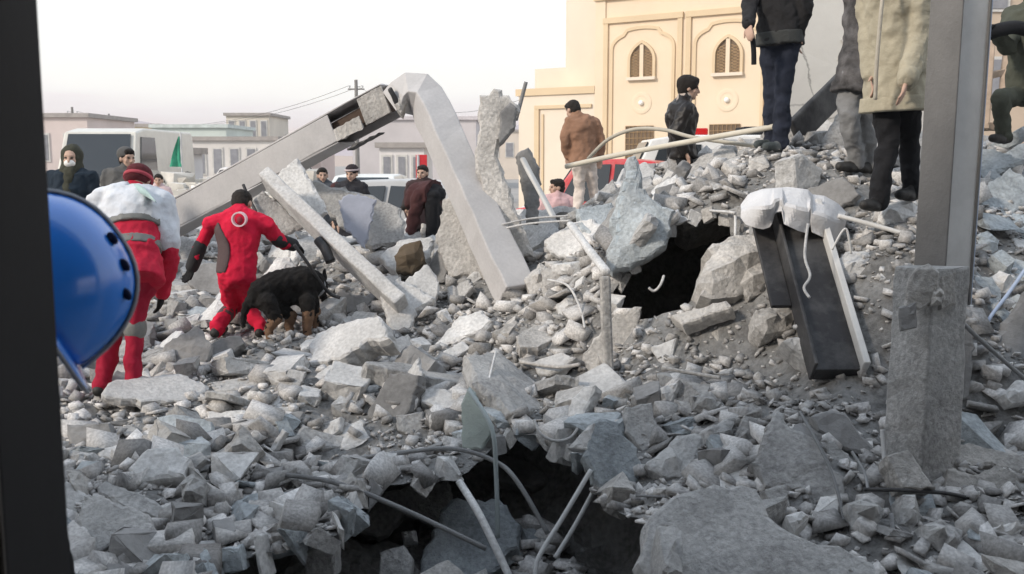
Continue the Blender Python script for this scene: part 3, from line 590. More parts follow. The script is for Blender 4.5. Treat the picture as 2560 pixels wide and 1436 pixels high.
rough_beam('steel_beam', 'dark flat steel beam propped between the heap and the pale wall', W(1985, 335, 8.7), W(2150, 170, 9.2), .06, .26, STEELD, 'beam', nseg=4, jag=.003)
hero('light grey triangular slab under the dark steel beam', [(2045,400),(2090,300),(2140,240),(2150,380),(2110,420)], 'V', .1, CONC, Y=8.4)

# dark channel with white sheet over its head
a, b = W(1985, 520, 6.75), W(2098, 930, 5.75)
root = empty('steel_channel', b, 'dark steel channel column toppled at a steep angle in the rubble', 'column')
t = (b - a).normalized(); x3 = (Vector((1, 0, 0)) - t * t.x).normalized(); y3 = t.cross(x3)
if y3.y < 0: y3 = -y3
def flat(name, ox, oy, w, d, m, s0=0, s1=1):
    mb = MB(); rings = []
    for k in (s0, (s0 + s1) / 2, s1):
        c = a.lerp(b, k) + x3 * ox + y3 * oy
        rings.append([c + x3 * (sx * w / 2) + y3 * (sy * d / 2) for sx, sy in ((-1, -1), (1, -1), (1, 1), (-1, 1))])
    mb.loft(rings); o = mb.build(name, m, root); bevel(o, .005, 1)
flat('web', -.01, .03, .27, .10, STEELD); flat('flange', -.15, .0, .02, .17, STEELD); flat('flange', .145, .0, .04, .18, STEELG)
flat('shadow_plate', -.225, .06, .13, .03, STEELD, 0.02, .6)  # dark plate added where only black shadow lies left of the channel
# white sheet : grid draped over a block head
root2 = MB(); gxn, gyn = 44, 16
outline_c = W(1985, 525, 6.55)
vv = []; rs = random.Random(3)
TOP = [(-1, 515), (-.85, 488), (-.6, 477), (-.1, 472), (.28, 478), (.34, 490), (.6, 494), (.85, 512), (1, 532)]
BOT = [(-1, 545), (-.9, 562), (-.6, 572), (-.42, 566), (-.36, 534), (-.22, 530), (-.2, 560), (.1, 578), (.28, 584), (.31, 548), (.34, 580), (.75, 604), (.86, 604), (1, 560)]
def lin(T, u):
    for (a_, y_), (b_, z_) in zip(T, T[1:]):
        if u <= b_: return y_ + (z_ - y_) * (u - a_) / (b_ - a_)
    return T[-1][1]
for i in range(gyn + 1):
    for j in range(gxn + 1):
        u = j / gxn * 2 - 1; w = i / gyn; px = 1983 + u * 128; py = lin(TOP, u) + (lin(BOT, u) - lin(TOP, u)) * w
        fold = .09 * abs(((u * 1.6 + w * .5 + .2) % 1) - .5) + .06 * noise.noise(Vector((u * 2, w * 1.5, 1)))
        depth = 6.85 - .42 * min(1, w * 2.2) ** .8 + fold + .18 * abs(u) ** 3
        vv.append(W(px, py, depth) + Vector((0, 0, 0)))
ff = [(i * (gxn + 1) + j, i * (gxn + 1) + j + 1, (i + 1) * (gxn + 1) + j + 1, (i + 1) * (gxn + 1) + j) for i in range(gyn) for j in range(gxn)]
o = newobj('white_sheet', vv, ff, mat('white_sheet', (.64, .63, .63), rough=.95, var=.12, bump=.5, bscale=14), smooth=False)
m = o.modifiers.new('solid', 'SOLIDIFY'); m.thickness = .012; tag(o, 'crumpled white sheet draped over the head of the dark channel', 'sheet')
hero('head block hidden beneath the white sheet', [(1890,500),(1960,490),(2070,500),(2090,560),(2000,560),(1900,560)], 'S', .3, CONC, Y=6.98)
# steel column with concrete foot
cb = W(2358, 690, 5.25); root = empty('steel_column', cb, 'upright grey steel column with a blue-grey flange standing on a concrete foot', 'column')
yaw = Matrix.Rotation(R(24), 3, 'Z'); hgt = 2.6
lean = Vector((.012, 0, 1))
def colpart(name, ox, oy, w, d, m):
    mb = MB(); rings = []
    for k in (0, .5, 1):
        c = cb + lean * (hgt * k) - Vector((0, 0, .15)) + yaw @ Vector((ox, oy, 0))
        rings.append([c + yaw @ Vector((sx * w / 2, sy * d / 2, 0)) for sx, sy in ((-1, -1), (1, -1), (1, 1), (-1, 1))])
    mb.loft(rings); o = mb.build(name, m, root); bevel(o, .006, 2); return o
colpart('front_plate', .0, -.085, .20, .02, STEELG); colpart('flange', -.108, -.005, .012, .21, mat('shadow_grey_steel', (.16, .155, .15), rough=.6)); colpart('groove_shade', .088, -.1, .016, .012, MATS['shadow_grey_steel']); colpart('flange', .105, .03, .02, .25, STEELB); colpart('web', 0, .1, .19, .02, STEELD)  # shadow grey paints the shaded left edge and the groove between plates
root = empty('concrete_footing', W(2300, 1150, 4.95), 'cracked concrete column foot below the steel column', 'footing')
def fpoly(name, poly, nk, th, m, Y, jag=.005, dome=0.0):
    nn = Vector(nk).normalized(); cx = sum(p[0] for p in poly) / len(poly); cy = sum(p[1] for p in poly) / len(poly); q0 = W(cx, cy, Y)
    V, F = slab_geo([on_plane(x, y, q0, nn) for x, y in poly], nn, th, jag, dome, int(cx)); return newobj(name, V, F, m, root)
mb = MB(); rings = []; pa_, pb_ = W(2300, 1185, 4.98), W(2330, 668, 4.98); pb_.y = pa_.y
for k in range(15):
    c = pa_.lerp(pb_, k / 14); g = .126 + .010 * max(0, 1 - k / 10) ; j = .003
    rings.append([c + yaw @ Vector((sx * g, sy * g, 0)) + Vector((random.gauss(0, j), random.gauss(0, j), random.gauss(0, j * 3) if k == 14 else 0)) for sx, sy in ((-1, -1), (0, -1), (1, -1), (1, 0), (1, 1), (0, 1), (-1, 1), (-1, 0))])
mb.loft(rings); bevel(mb.build('pier', CONC, root), .012, 2)
fpoly('plaster_cap', [(2258,770),(2272,700),(2292,672),(2322,660),(2348,682),(2346,742),(2300,775)], (-.3,-.93,.1), .06, CONCW, 4.80, dome=.012)
fpoly('plaster_corner', [(2352,690),(2392,676),(2392,762),(2354,775)], (.35,-.9,.1), .08, CONCW, 4.84)
fpoly('grey_patch', [(2248,770),(2290,755),(2292,820),(2250,830)], (-.3,-.93,.1), .05, CONCD, 4.80, .004)
fpoly('broken_knob', [(2325,725),(2345,712),(2362,730),(2355,760),(2332,762)], (0,-.95,.3), .1, CONCW, 4.78, .01, .03)

# doorway where the photographer stands; unseen walls sized to shade the foreground
JAMB = mat('dark_door_frame', (.012, .012, .014), rough=.7, var=.2, bump=.05)
root = empty('doorway', (-.75, 1.3, 0), 'dark door frame post of the opening beside the blue helmet', 'doorway')
a, b = W(52, -150, 1.35), W(80, 1500, 1.35)
xr0, xr1 = W(107, 0, 1.35).x, W(169, 1436, 1.35).x
mb = MB(); xr = W(138, 718, 1.55).x; mb.box((xr - .06, 1.45, 1.15), (.12, .2, 2.3)); bevel(mb.build('jamb', JAMB, root), .006, 2)
mb = MB(); mb.box((xr - .004, 1.349, 1.15), (.006, .004, 2.3)); mb.build('edge_strip', mat('worn_edge', (.12, .11, .10)), root)
mb = MB(); mb.box((1.25, 1.45, 3.95), (3.98, .28, 3.3)); mb.build('unseen_lintel_wall', CONC, root)
mb = MB(); mb.box((6.25, 1.45, 2.8), (6.0, .3, 5.6)); mb.build('unseen_front_wall', CONC, root)
mb = MB(); mb.box((-4.75, 1.45, 2.8), (8.0, .3, 5.6)); mb.build('unseen_front_wall', CONC, root)
mb = MB(); mb.box((.25, -1.0, 2.75), (17.9, 4.55, .2)); mb.build('ceiling', CONC, root)
mb = MB(); mb.box((.25, -3.4, 1.35), (17.9, .2, 2.75)); mb.build('back_wall', CONC, root)

# ---------------------------------------------------------------- rods, wires, bars
def smooth_path(P_, k=8):
    out = []
    for i in range(len(P_) - 1):
        p0, p1, p2, p3 = P_[max(i - 1, 0)], P_[i], P_[i + 1], P_[min(i + 2, len(P_) - 1)]
        for s in range(k):
            t_ = s / k; out.append(.5 * ((2 * p1) + (p2 - p0) * t_ + (2 * p0 - 5 * p1 + 4 * p2 - p3) * t_ ** 2 + (3 * p1 - p0 - 3 * p2 + p3) * t_ ** 3))
    return out + [P_[-1]]
def rod(name, label, pix, wpx, m, cat='rod', Y=None, group=None):
    P_ = [W(x, y, d) for x, y, d in pix]; rr = wpx * pix[0][2] / FPX / 2
    mb = MB(); mb.tube(smooth_path(P_), rr, 7); return tag(mb.build(name, m, smooth=True), label, cat, group)
rod('conduit', 'long beige conduit running across to the boots of the man with the rod', [(1415,417,9.6),(1560,385,9.2),(1750,350,8.7),(1955,314,8.2)], 13, WIRE, 'pipe')
rod('conduit', 'bent thin conduit arching over the long beige conduit', [(1470,398,10),(1520,350,9.8),(1585,324,9.6),(1660,325,9.3),(1740,345,8.9),(1900,367,8.5)], 9, WIRE, 'pipe')
rod('reinforcing_bar', 'long pale bar sagging across the pit from the gritty slab', [(675,1184,5.4),(830,1205,5.25),(1000,1270,5.1),(1215,1372,4.95)], 13, REBAR)
rod('reinforcing_bar', 'arched bar lying along the upper rim of the pit', [(825,1157,5.9),(1000,1132,5.8),(1130,1122,5.75),(1230,1150,5.7),(1290,1200,5.6),(1370,1335,5.5)], 12, REBAR)
rod('reinforcing_bar', 'greenish bar hanging straight down beside the plaster sheet', [(1172,975,5.9),(1228,1068,5.7),(1240,1180,5.65),(1244,1345,5.6)], 12, mat('greenish_bar', (.34, .38, .38)))
rod('timber_plank', 'flat whitish plank dropping into the pit', [(1148,1205,5.6),(1200,1290,5.4),(1275,1446,5.2)], 20, CONCL, 'plank')
rod('reinforcing_bar', 'straight pale rod under the blade-shaped slab, left of the pair', [(1478,1175,5.3),(1410,1290,5.2),(1348,1392,5.1),(1338,1446,5.05)], 13, mat('pale_rod', (.5, .5, .49)))
rod('reinforcing_bar', 'straight pale rod under the blade-shaped slab, right of the pair', [(1494,1210,5.35),(1440,1310,5.25),(1388,1395,5.15)], 12, MATS['pale_rod'])
rod('wire', 'white loop of wire dangling at the pit rim', [(1335,1050,5.9),(1352,1085,5.85),(1385,1102,5.85),(1425,1095,5.85),(1450,1062,5.9)], 8, CONCL, 'wire')
rod('reinforcing_bar', 'long thin bar lying across the large tilted slab', [(2000,1030,5.2),(2045,1110,4.85),(2085,1200,4.65),(2118,1335,4.4)], 8, REBAR)
rod('reinforcing_bar', 'second bent bar under the dark weathered slab', [(2130,1130,4.8),(2160,1180,4.7),(2170,1225,4.6)], 8, REBAR)
rod('steel_bar', 'black flat bar jutting out below the column foot', [(2160,1224,4.5),(2260,1226,4.55),(2380,1236,4.6),(2470,1262,4.7)], 11, STEELD, 'bar')
rod('reinforcing_bar', 'pale rail sloping right of the white sheet', [(2095,540,6.6),(2180,562,6.5),(2275,590,6.4)], 12, STEELG)
rod('wire', 'square bent wire frame under the white sheet corner', [(2080,625,6.2),(2105,580,6.2),(2118,578,6.2),(2128,635,6.2)], 6, STEELG, 'wire')
rod('reinforcing_bar', 'bent bar on the blue heap right of the column', [(2580,650,6.6),(2520,735,6.2),(2475,795,6.0),(2440,860,5.9)], 9, STEELB)
rod('reinforcing_bar', 'pale bar falling from the column foot to the leaning panel', [(2300,742,5.0),(2370,775,5.0),(2450,850,5.1),(2570,955,5.2)], 12, REBAR)
rod('reinforcing_bar', 'upright pipe stub by the fan-shaped slab', [(2206,1075,4.95),(2210,1130,4.9),(2213,1175,4.85)], 13, STEELG)
rod('reinforcing_bar', 'taller of two pipe stubs standing before the pillar-like chunk', [(2228,1285,4.4),(2235,1360,4.3),(2240,1446,4.2)], 12, REBAR)
rod('reinforcing_bar', 'shorter of two pipe stubs standing before the pillar-like chunk', [(2250,1320,4.4),(2256,1390,4.3),(2262,1446,4.2)], 10, REBAR)
rod('wire', 'upper of two parallel wires left of the sheared panel', [(1215,572,9.1),(1320,548,9.0),(1420,540,8.9)], 5, CONCL, 'wire')
rod('wire', 'lower of two parallel wires left of the sheared panel', [(1225,580,9.1),(1320,560,9.0),(1425,552,8.9)], 5, CONCL, 'wire')
rod('wire', 'curled pale wire on the slope left of the vertical post', [(1370,700,8.0),(1420,715,7.8),(1450,770,7.6),(1462,820,7.4)], 6, CONCL, 'wire')
rod('wire', 'curled wire hanging inside the dark hollow', [(1660,690,7.3),(1650,715,7.25),(1635,728,7.25),(1622,720,7.25)], 7, CONCL, 'wire')
rod('wire', 'bent wire across the mouth of the dark hollow', [(1775,527,7.6),(1830,532,7.4),(1838,540,7.4),(1838,590,7.3)], 7, CONCL, 'wire')
rod('wire', 'white wire lying down the face of the dark channel', [(2020,560,6.2),(2012,640,6.1),(2025,690,6.0),(2010,720,5.95),(2024,745,5.9)], 7, CONCL, 'wire')
rod('reinforcing_bar', 'pale bar near the foot of the dark channel', [(1985,818,6.1),(2030,812,6.0)], 12, CONCL)
rod('reinforcing_bar', 'horizontal bar on the slope under the vertical post', [(1300,905,7.3),(1390,918,7.1),(1450,912,7.0)], 10, CONCW)
rod('reinforcing_bar', 'long bar across the slope below the thin upright plate', [(1655,920,6.2),(1740,935,6.1),(1800,945,6.0)], 10, CONCW)
rod('wire', 'drooping wire on the slope above the hanging plaster sheet', [(1210,1000,6.5),(1225,940,6.7),(1240,880,7.0)], 7, CONCL, 'wire')
rod('reinforcing_bar', 'short rod poking from the hollow toward the big slab', [(1590,1240,5.0),(1670,1243,4.9)], 7, REBAR)
rod('leash', 'dark leash pole from the rescuer hand down past the dog', [(735,612,8.5),(770,660,8.5),(800,705,8.6),(825,735,8.65),(850,745,8.65)], 9, STEELD, 'leash')
rod('reinforcing_bar', 'thin bar sticking out behind the red-suited rescuer', [(608,462,9.8),(622,495,9.75),(640,530,9.7)], 8, STEELD)
rod('dark_strap', 'black rubber strap hanging behind the lintel', [(795,600,9.2),(812,622,9.15),(826,655,9.1)], 26, STEELD, 'strap')
rod('reinforcing_bar', 'twisted bar sticking up beside the torn wall slab', [(1290,300,9.4),(1302,255,9.5),(1315,205,9.5)], 10, CONCD)

# ---------------------------------------------------------------- medium chunks, each one its own object
def hull_mesh(name, npts, flat=1.0, detail=0, seed=0):
    rnd = random.Random(seed); bm = bmesh.new()
    crn = [(x, y, z) for x in (-1, 1) for y in (-1, 1) for z in (-1, 1)]
    if npts % 3 == 0: crn.pop(rnd.randrange(8)); crn.pop(rnd.randrange(7))
    elif npts % 3 == 1: crn.pop(rnd.randrange(8))
    pts_ = [[.5 * x * rnd.uniform(.55, 1), .5 * y * rnd.uniform(.6, 1), .5 * z * rnd.uniform(.55, 1)] for x, y, z in crn]
    pts_ += [[rnd.uniform(-.5, .5), .5 * rnd.choice((-1, 1)) * rnd.uniform(.8, 1), rnd.uniform(-.4, .4)] for _ in range(npts % 4)]
    for v in pts_: bm.verts.new((v[0], v[1], v[2] * flat))
    r = bmesh.ops.convex_hull(bm, input=bm.verts)
    bmesh.ops.delete(bm, geom=[g for g in r['geom_interior'] if isinstance(g, bmesh.types.BMVert)], context='VERTS')
    bmesh.ops.dissolve_limit(bm, angle_limit=R(9), verts=bm.verts, edges=bm.edges)
    if detail:
        bmesh.ops.bevel(bm, geom=list(bm.edges), offset=.02, segments=1, profile=.5, affect='EDGES')
        bmesh.ops.triangulate(bm, faces=bm.faces)
        bmesh.ops.subdivide_edges(bm, edges=[e for e in bm.edges if e.calc_length() > .2], cuts=2)
        for v in bm.verts: v.co += Vector((rnd.gauss(0, 1), rnd.gauss(0, 1), rnd.gauss(0, 1) * flat)) * .016
    bmesh.ops.triangulate(bm, faces=bm.faces)
    bmesh.ops.recalc_face_normals(bm, faces=bm.faces)
    me = bpy.data.meshes.new(name); bm.to_mesh(me); bm.free(); return me
MED = []
for k in range(18):
    fl = (1.0, .55, .28)[k % 3]; MED.append((hull_mesh('broken_concrete', 11 + k % 5, fl, 1, 100 + k), fl))
PLATES = []
for k in range(14):
    rp_ = random.Random(600 + k); nv = rp_.randint(5, 8); ang0 = rp_.uniform(0, 6)
    pl = [Vector((math.cos(ang0 + 6.283 * i / nv) * rp_.uniform(.34, .62), math.sin(ang0 + 6.283 * i / nv) * rp_.uniform(.26, .5), 0)) for i in range(nv)]
    V, F = slab_geo(pl, (0, 0, 1), rp_.uniform(.12, .3), .03, rp_.choice((0, 0, .05)), 900 + k); me = bpy.data.meshes.new('broken_plate'); me.from_pydata([tuple(v) for v in V], [], F); me.update(); PLATES.append(me)
ZONES = [  # (test, place phrase)
 (lambda x, y: y < 6.3 and x < -.6, 'between the door post and the pit'),
 (lambda x, y: y < 6.6 and x < 1.0, 'in the pit under the arched bar'),
 (lambda x, y: y < 5.6, 'around the big smooth slab'),
 (lambda x, y: x < -1.0 and y < 10, 'around the red-suited rescuer and the dog'),
 (lambda x, y: x < .9 and y < 10.5, 'on the slope below the peaked beams'),
 (lambda x, y: x < 2.7 and y < 8, 'on the slope below the dark hollow'),
 (lambda x, y: x > 2.75 and y > 5 and x / y > .445, 'on the bluish heap beyond the steel column'),
 (lambda x, y: y > 10.4, 'on the far side of the heap behind the beams'),
 (lambda x, y: True, 'near the crest under the standing men'),
]
def zone(x, y):
    for k, (f, s) in enumerate(ZONES):
        if f(x, y): return k, s
KIND = {1.0: ('rubble_chunk', 'blocky grey concrete chunk'), .55: ('rubble_chunk', 'low broken concrete wedge'), .28: ('rubble_plate', 'flat broken concrete plate')}
rnd = random.Random(5); cnt = 0; tries = 0; used = []
heads = [(o.location.x, o.location.y, max(o.dimensions.x, o.dimensions.y) * .34) for o in HEROES]
EXC = [W(700,850,8.3), W(600,830,8.45), W(560,860,8.2), W(760,860,8.2), W(330,975,6.8), W(270,975,6.8), W(2230,520,6.45), W(2200,540,6.3), W(1945,372,8.1), W(2150,410,7.3), W(1812,1388,4.1), W(1720,1330,4.4), W(1920,1400,4.1), W(520,850,8.3), W(640,855,8.2), W(690,870,8.0), W(340,1000,6.6), W(250,1000,6.6), W(2060,700,6.2), W(2040,620,6.35), W(2090,820,5.9), W(2095,930,5.6), W(2000,570,6.6), W(2330,700,5.1), W(2300,1150,4.85), W(1500,1150,5.2), W(1700,700,7.0)]
heads += [(p_.x, p_.y, .5) for p_ in EXC]
LIPS = []
for q_ in (PIT[:-2], HOL):
    for i in range(len(q_) - (1 if q_ is not HOL else 0)):
        a_, b_ = q_[i], q_[(i + 1) % len(q_)]; L_ = math.hypot(b_[0] - a_[0], b_[1] - a_[1])
        for k in range(int(L_ / .17) + 1): s_ = (k + .5) / (int(L_ / .17) + 1); LIPS.append((a_[0] + (b_[0] - a_[0]) * s_, a_[1] + (b_[1] - a_[1]) * s_))
print('lips', len(LIPS))
while cnt < 760 and tries < 26000:
    tries += 1
    y = 3.9 + (rnd.random() ** 1.25) * 9.2; x = rnd.uniform(-.5, .53) * y * 1.02
    lip = tries <= len(LIPS)
    if lip: x, y = LIPS[tries - 1]
    if x < -2.6 and y < 4.6: continue
    z = gz(x, y); s = min(.62, .12 + rnd.expovariate(1 / .10))
    if not lip and y < 6.3 and x < -.6 and rnd.random() < .5: continue
    if lip: z = gz0(x, y) - .03; s = rnd.uniform(.11, .2)
    if z < -.45 and rnd.random() < .5: continue
    if any((x - ux) ** 2 + (y - uy) ** 2 < ((us + s) * (.25 if lip else .33)) ** 2 for ux, uy, us in used): continue
    me, fl = MED[rnd.randrange(len(MED))]; k, ph = zone(x, y); nm, kind = KIND[fl]; big = False
    if not lip and k not in (0, 1, 2) and rnd.random() < (.8 if k in (4, 5, 7, 8) else .45): me = PLATES[rnd.randrange(len(PLATES))]; fl = .2; nm, kind = 'rubble_piece', 'jagged broken slab piece'; big = True; s = rnd.uniform(.24, .6) * (1.2 if k in (4, 5, 8) else 1)
    if k in (0, 2) and not lip and s > .3: s = rnd.uniform(.12, .26)
    if any((x - hx) ** 2 + (y - hy) ** 2 < (hr + s * (.5 if big else .3)) ** 2 for hx, hy, hr in heads) and (lip or rnd.random() < .96): continue
    mm = [CONC, CONC, CONCW, CONCL, CONCL, CONCD][rnd.randrange(6)]
    if k == 6: mm = [CONCB, CONCB, CONCB, CONCL][rnd.randrange(4)]
    if k in (0, 1, 2) and rnd.random() < .4: mm = CONCB  # bluish share in the foreground puts cool skylight into the colour
    o = bpy.data.objects.new(nm, me); COL.objects.link(o)
    if not me.materials: me.materials.append(mm)
    o.material_slots[0].link = 'OBJECT'; o.material_slots[0].material = mm
    e = 1e-1; nrm = Vector((gz(x - e, y) - gz(x + e, y), gz(x, y - e) - gz(x, y + e), 2 * e)).normalized()
    q = Vector((0, 0, 1)).rotation_difference((nrm + Vector((rnd.gauss(0, .3), rnd.gauss(0, .3), 0)) * (2.0 if big else 1) + (Vector((0, -.35, 0)) if big else Vector())).normalized())
    o.rotation_mode = 'QUATERNION'; o.rotation_quaternion = q @ Matrix.Rotation(rnd.uniform(0, 6.3), 3, 'Z').to_quaternion()
    o.scale = (s * rnd.uniform(.8, 1.5), s * rnd.uniform(.7, 1.1), s * rnd.uniform(.7, 1.0)); o.location = (x, y, z + (s * .16 if big else s * fl * .22))
    tag(o, kind + ' ' + ph, 'rubble', kind + 's ' + ph); used.append((x, y, s)); cnt += 1
print('medium', cnt)

# ---------------------------------------------------------------- small rubble, uncountable
low = [hull_mesh('g', 7 + k % 3, (.9, .5, .22, .65, .3)[k % 5], 0, 300 + k) for k in range(14)]
VV = []; FF = []; base = 0; rng = np.random.default_rng(4)
data = []
for me in low:
    me.calc_loop_triangles(); v = np.array([tuple(x.co) for x in me.vertices]); f = np.array([tuple(t_.vertices) for t_ in me.loop_triangles]); data.append((v, f)); bpy.data.meshes.remove(me)
NG = 27000
ys = 3.6 + 10.4 * rng.random(NG) ** .95; xs = (rng.random(NG) * 1.14 - .57) * (ys + .6)
sz = np.clip(.03 + rng.exponential(.05, NG), .02, .26)
NF = 30000; ys = np.concatenate([ys, 3.6 + 8.5 * rng.random(NF)]); xs = np.concatenate([xs, (rng.random(NF) * 1.1 - .55) * (ys[NG:] + .4)]); sz = np.concatenate([sz, rng.uniform(.012, .034, NF)]); NG += NF
for hx, hy, hr in heads: lim = .11 if hr == .5 else .06; sz = np.where(((xs - hx) ** 2 + (ys - hy) ** 2 < (hr * .95) ** 2) & (sz > lim), lim * .6 + sz * .2, sz)
dens = np.array([noise.noise(Vector((x * 1.3, y * 1.3, 3))) for x, y in zip(xs, ys)])
keep = rng.random(NG) < np.clip(.62 + dens * .8, .2, 1); 
for x, y, s in zip(xs[keep], ys[keep], sz[keep]):
    v, f = data[rng.integers(len(data))]
    a1, a2, a3 = rng.normal(0, .36), rng.normal(0, .36), rng.uniform(0, 6.28)
    cz, sz_ = math.cos(a3), math.sin(a3); cx, sx = math.cos(a1), math.sin(a1); cy, sy = math.cos(a2), math.sin(a2)
    M_ = np.array([[cz, -sz_, 0], [sz_, cz, 0], [0, 0, 1]]) @ np.array([[cy, 0, sy], [0, 1, 0], [-sy, 0, cy]]) @ np.array([[1, 0, 0], [0, cx, -sx], [0, sx, cx]])
    sc = s * np.array([rng.uniform(.8, 1.35), rng.uniform(.7, 1.1), rng.uniform(.6, 1.0)])
    VV.append((v * sc) @ M_.T + np.array([x, y, gz(x, y) + s * .18])); FF.append(f + base); base += len(v)
VV = np.concatenate(VV); FF = np.concatenate(FF)
me = bpy.data.meshes.new('loose_rubble'); me.vertices.add(len(VV)); me.vertices.foreach_set('co', VV.ravel())
me.loops.add(len(FF) * 3); me.loops.foreach_set('vertex_index', FF.ravel().astype(np.int32)); me.polygons.add(len(FF))
me.polygons.foreach_set('loop_start', np.arange(0, len(FF) * 3, 3, dtype=np.int32)); me.polygons.foreach_set('loop_total', np.full(len(FF), 3, dtype=np.int32))
me.update(); me.validate(); me.materials.append(GRAV)
o = bpy.data.objects.new('loose_rubble', me); COL.objects.link(o); tag(o, 'small broken concrete bits covering the whole heap', 'rubble', kind='stuff')
print('gravel tris', len(FF))
# ---------------------------------------------------------------- people
SKIN = mat('skin', (.50, .33, .25), rough=.6, var=.08, bump=.05)
HAIR = mat('dark_hair', (.018, .013, .010), rough=.7, var=.3, bump=.6, bscale=120)
def cloth(name, col, **k): return mat(name, col, rough=k.pop('rough', .9), var=k.pop('var', .14), scale=7, bump=k.pop('bump', .45), bscale=14, **k)
RED = cloth('red_suit', (.60, .010, .045)); DRED = cloth('dark_red_trousers', (.34, .010, .035)); WHT = cloth('white_vest', (.66, .68, .72)); BLK = cloth('black_cloth', (.012, .012, .014)); GRYC = cloth('grey_cloth', (.10, .098, .095))
GLOVE = cloth('black_glove', (.010, .010, .011)); BOOT = mat('black_boot', (.014, .013, .012), rough=.55, var=.3, bump=.2, dust=(.15, .14, .13), dustamt=.4)
NAVY = cloth('dark_navy_jeans', (.018, .022, .036)); BEIGE = cloth('beige_jacket', (.40, .36, .27)); BROWN = cloth('brown_jacket', (.27, .15, .095)); CREAM = cloth('cream_trousers', (.62, .54, .48)); LEATH = mat('black_leather', (.014, .011, .010), rough=.4, var=.2, bump=.2, bscale=30)
OLIVE = cloth('olive_cloth', (.075, .08, .062)); MAROON = cloth('maroon_cloth', (.06, .022, .022)); PLAID = cloth('patterned_grey_jacket', (.09, .085, .085), var=.75); GREYT = cloth('grey_trousers', (.20, .20, .20)); BLU = cloth('dark_blue_coat', (.012, .022, .035)); HOOD = cloth('olive_hood', (.05, .05, .035))
STRIPE = mat('reflective_stripe', (.19, .19, .18), rough=.4, var=.1); EYE = mat('eye_dark', (.02, .015, .012), rough=.3, var=.0, bump=0)
LIP = mat('lips', (.30, .14, .11), rough=.5, bump=0)

def frame_of(f, u):
    f = Vector(f).normalized(); u = Vector(u); u = (u - f * u.dot(f)).normalized(); r = f.cross(u); M_ = Matrix((r, f, u)).transposed(); return M_   # columns right, forward, up

def torso_rings(p, c, nk, rp, rc, inf, w=(.155, .145, .185, .165), d=(.115, .105, .125, .095), start=0.0, end=1.0, flare=0.0, n=10, sc=1.0):
    rings = []
    for i in range(n + 1):
        s = start + (end - start) * i / n
        q = p * (1 - s) ** 2 + c * (2 * s * (1 - s)) + nk * s * s
        tn = ((c - p) * (1 - s) + (nk - c) * s).normalized(); r = rp.lerp(rc, min(1, max(0, s))); r = (r - tn * r.dot(tn)).normalized(); dd = tn.cross(r)
        k = min(.999, max(0, s)) * 3; j = int(k); fr = k - j; fr = fr * fr * (3 - 2 * fr)
        ww = w[j] + (w[min(j + 1, 3)] - w[j]) * fr; de = d[j] + (d[min(j + 1, 3)] - d[j]) * fr
        if s < 0: ww += -s * flare; de += -s * flare
        ww = (ww + inf) * sc; de = (de + inf) * sc
        rings.append([q + r * (ww * math.cos(2 * math.pi * a / 18)) + dd * (de * math.sin(2 * math.pi * a / 18)) for a in range(18)])
    return rings

def hand_geo(mb, wrist, dirv, palm_n, side, sc=1.0, inf=0.0, curl=.5):
    d = Vector(dirv).normalized(); pn = Vector(palm_n); pn = (pn - d * pn.dot(d)).normalized(); acr = d.cross(pn) * side
    w = Vector(wrist); kn = w + d * .085 * sc
    for a in (-.028, -.01, .01, .028): mb.capsule(w + acr * a * .6 * sc, kn + acr * a * sc, (.016 + inf) * sc, (.014 + inf) * sc, 8)
    for a, L in ((.033, .075), (.011, .085), (-.011, .08), (-.032, .062)):
        p0 = kn + acr * a * sc; dd = d; rr = .0092 + inf
        for seg, fr in ((0, .42), (1, .32), (2, .26)):
            dd = (dd + pn * curl * (.35 + .25 * seg)).normalized(); p1 = p0 + dd * L * fr * sc; mb.capsule(p0, p1, rr * sc, rr * .93 * sc, 8); p0 = p1; rr *= .93
    p0 = w + d * .02 * sc + acr * .03 * sc; dd = (d * .6 + acr * .75 + pn * .35).normalized(); p1 = p0 + dd * .042 * sc; mb.capsule(p0, p1, (.0125 + inf) * sc, (.011 + inf) * sc, 8)
    dd = (dd + d * .7 + pn * .2).normalized(); mb.capsule(p1, p1 + dd * .034 * sc, (.0105 + inf) * sc, (.0088 + inf) * sc, 8)

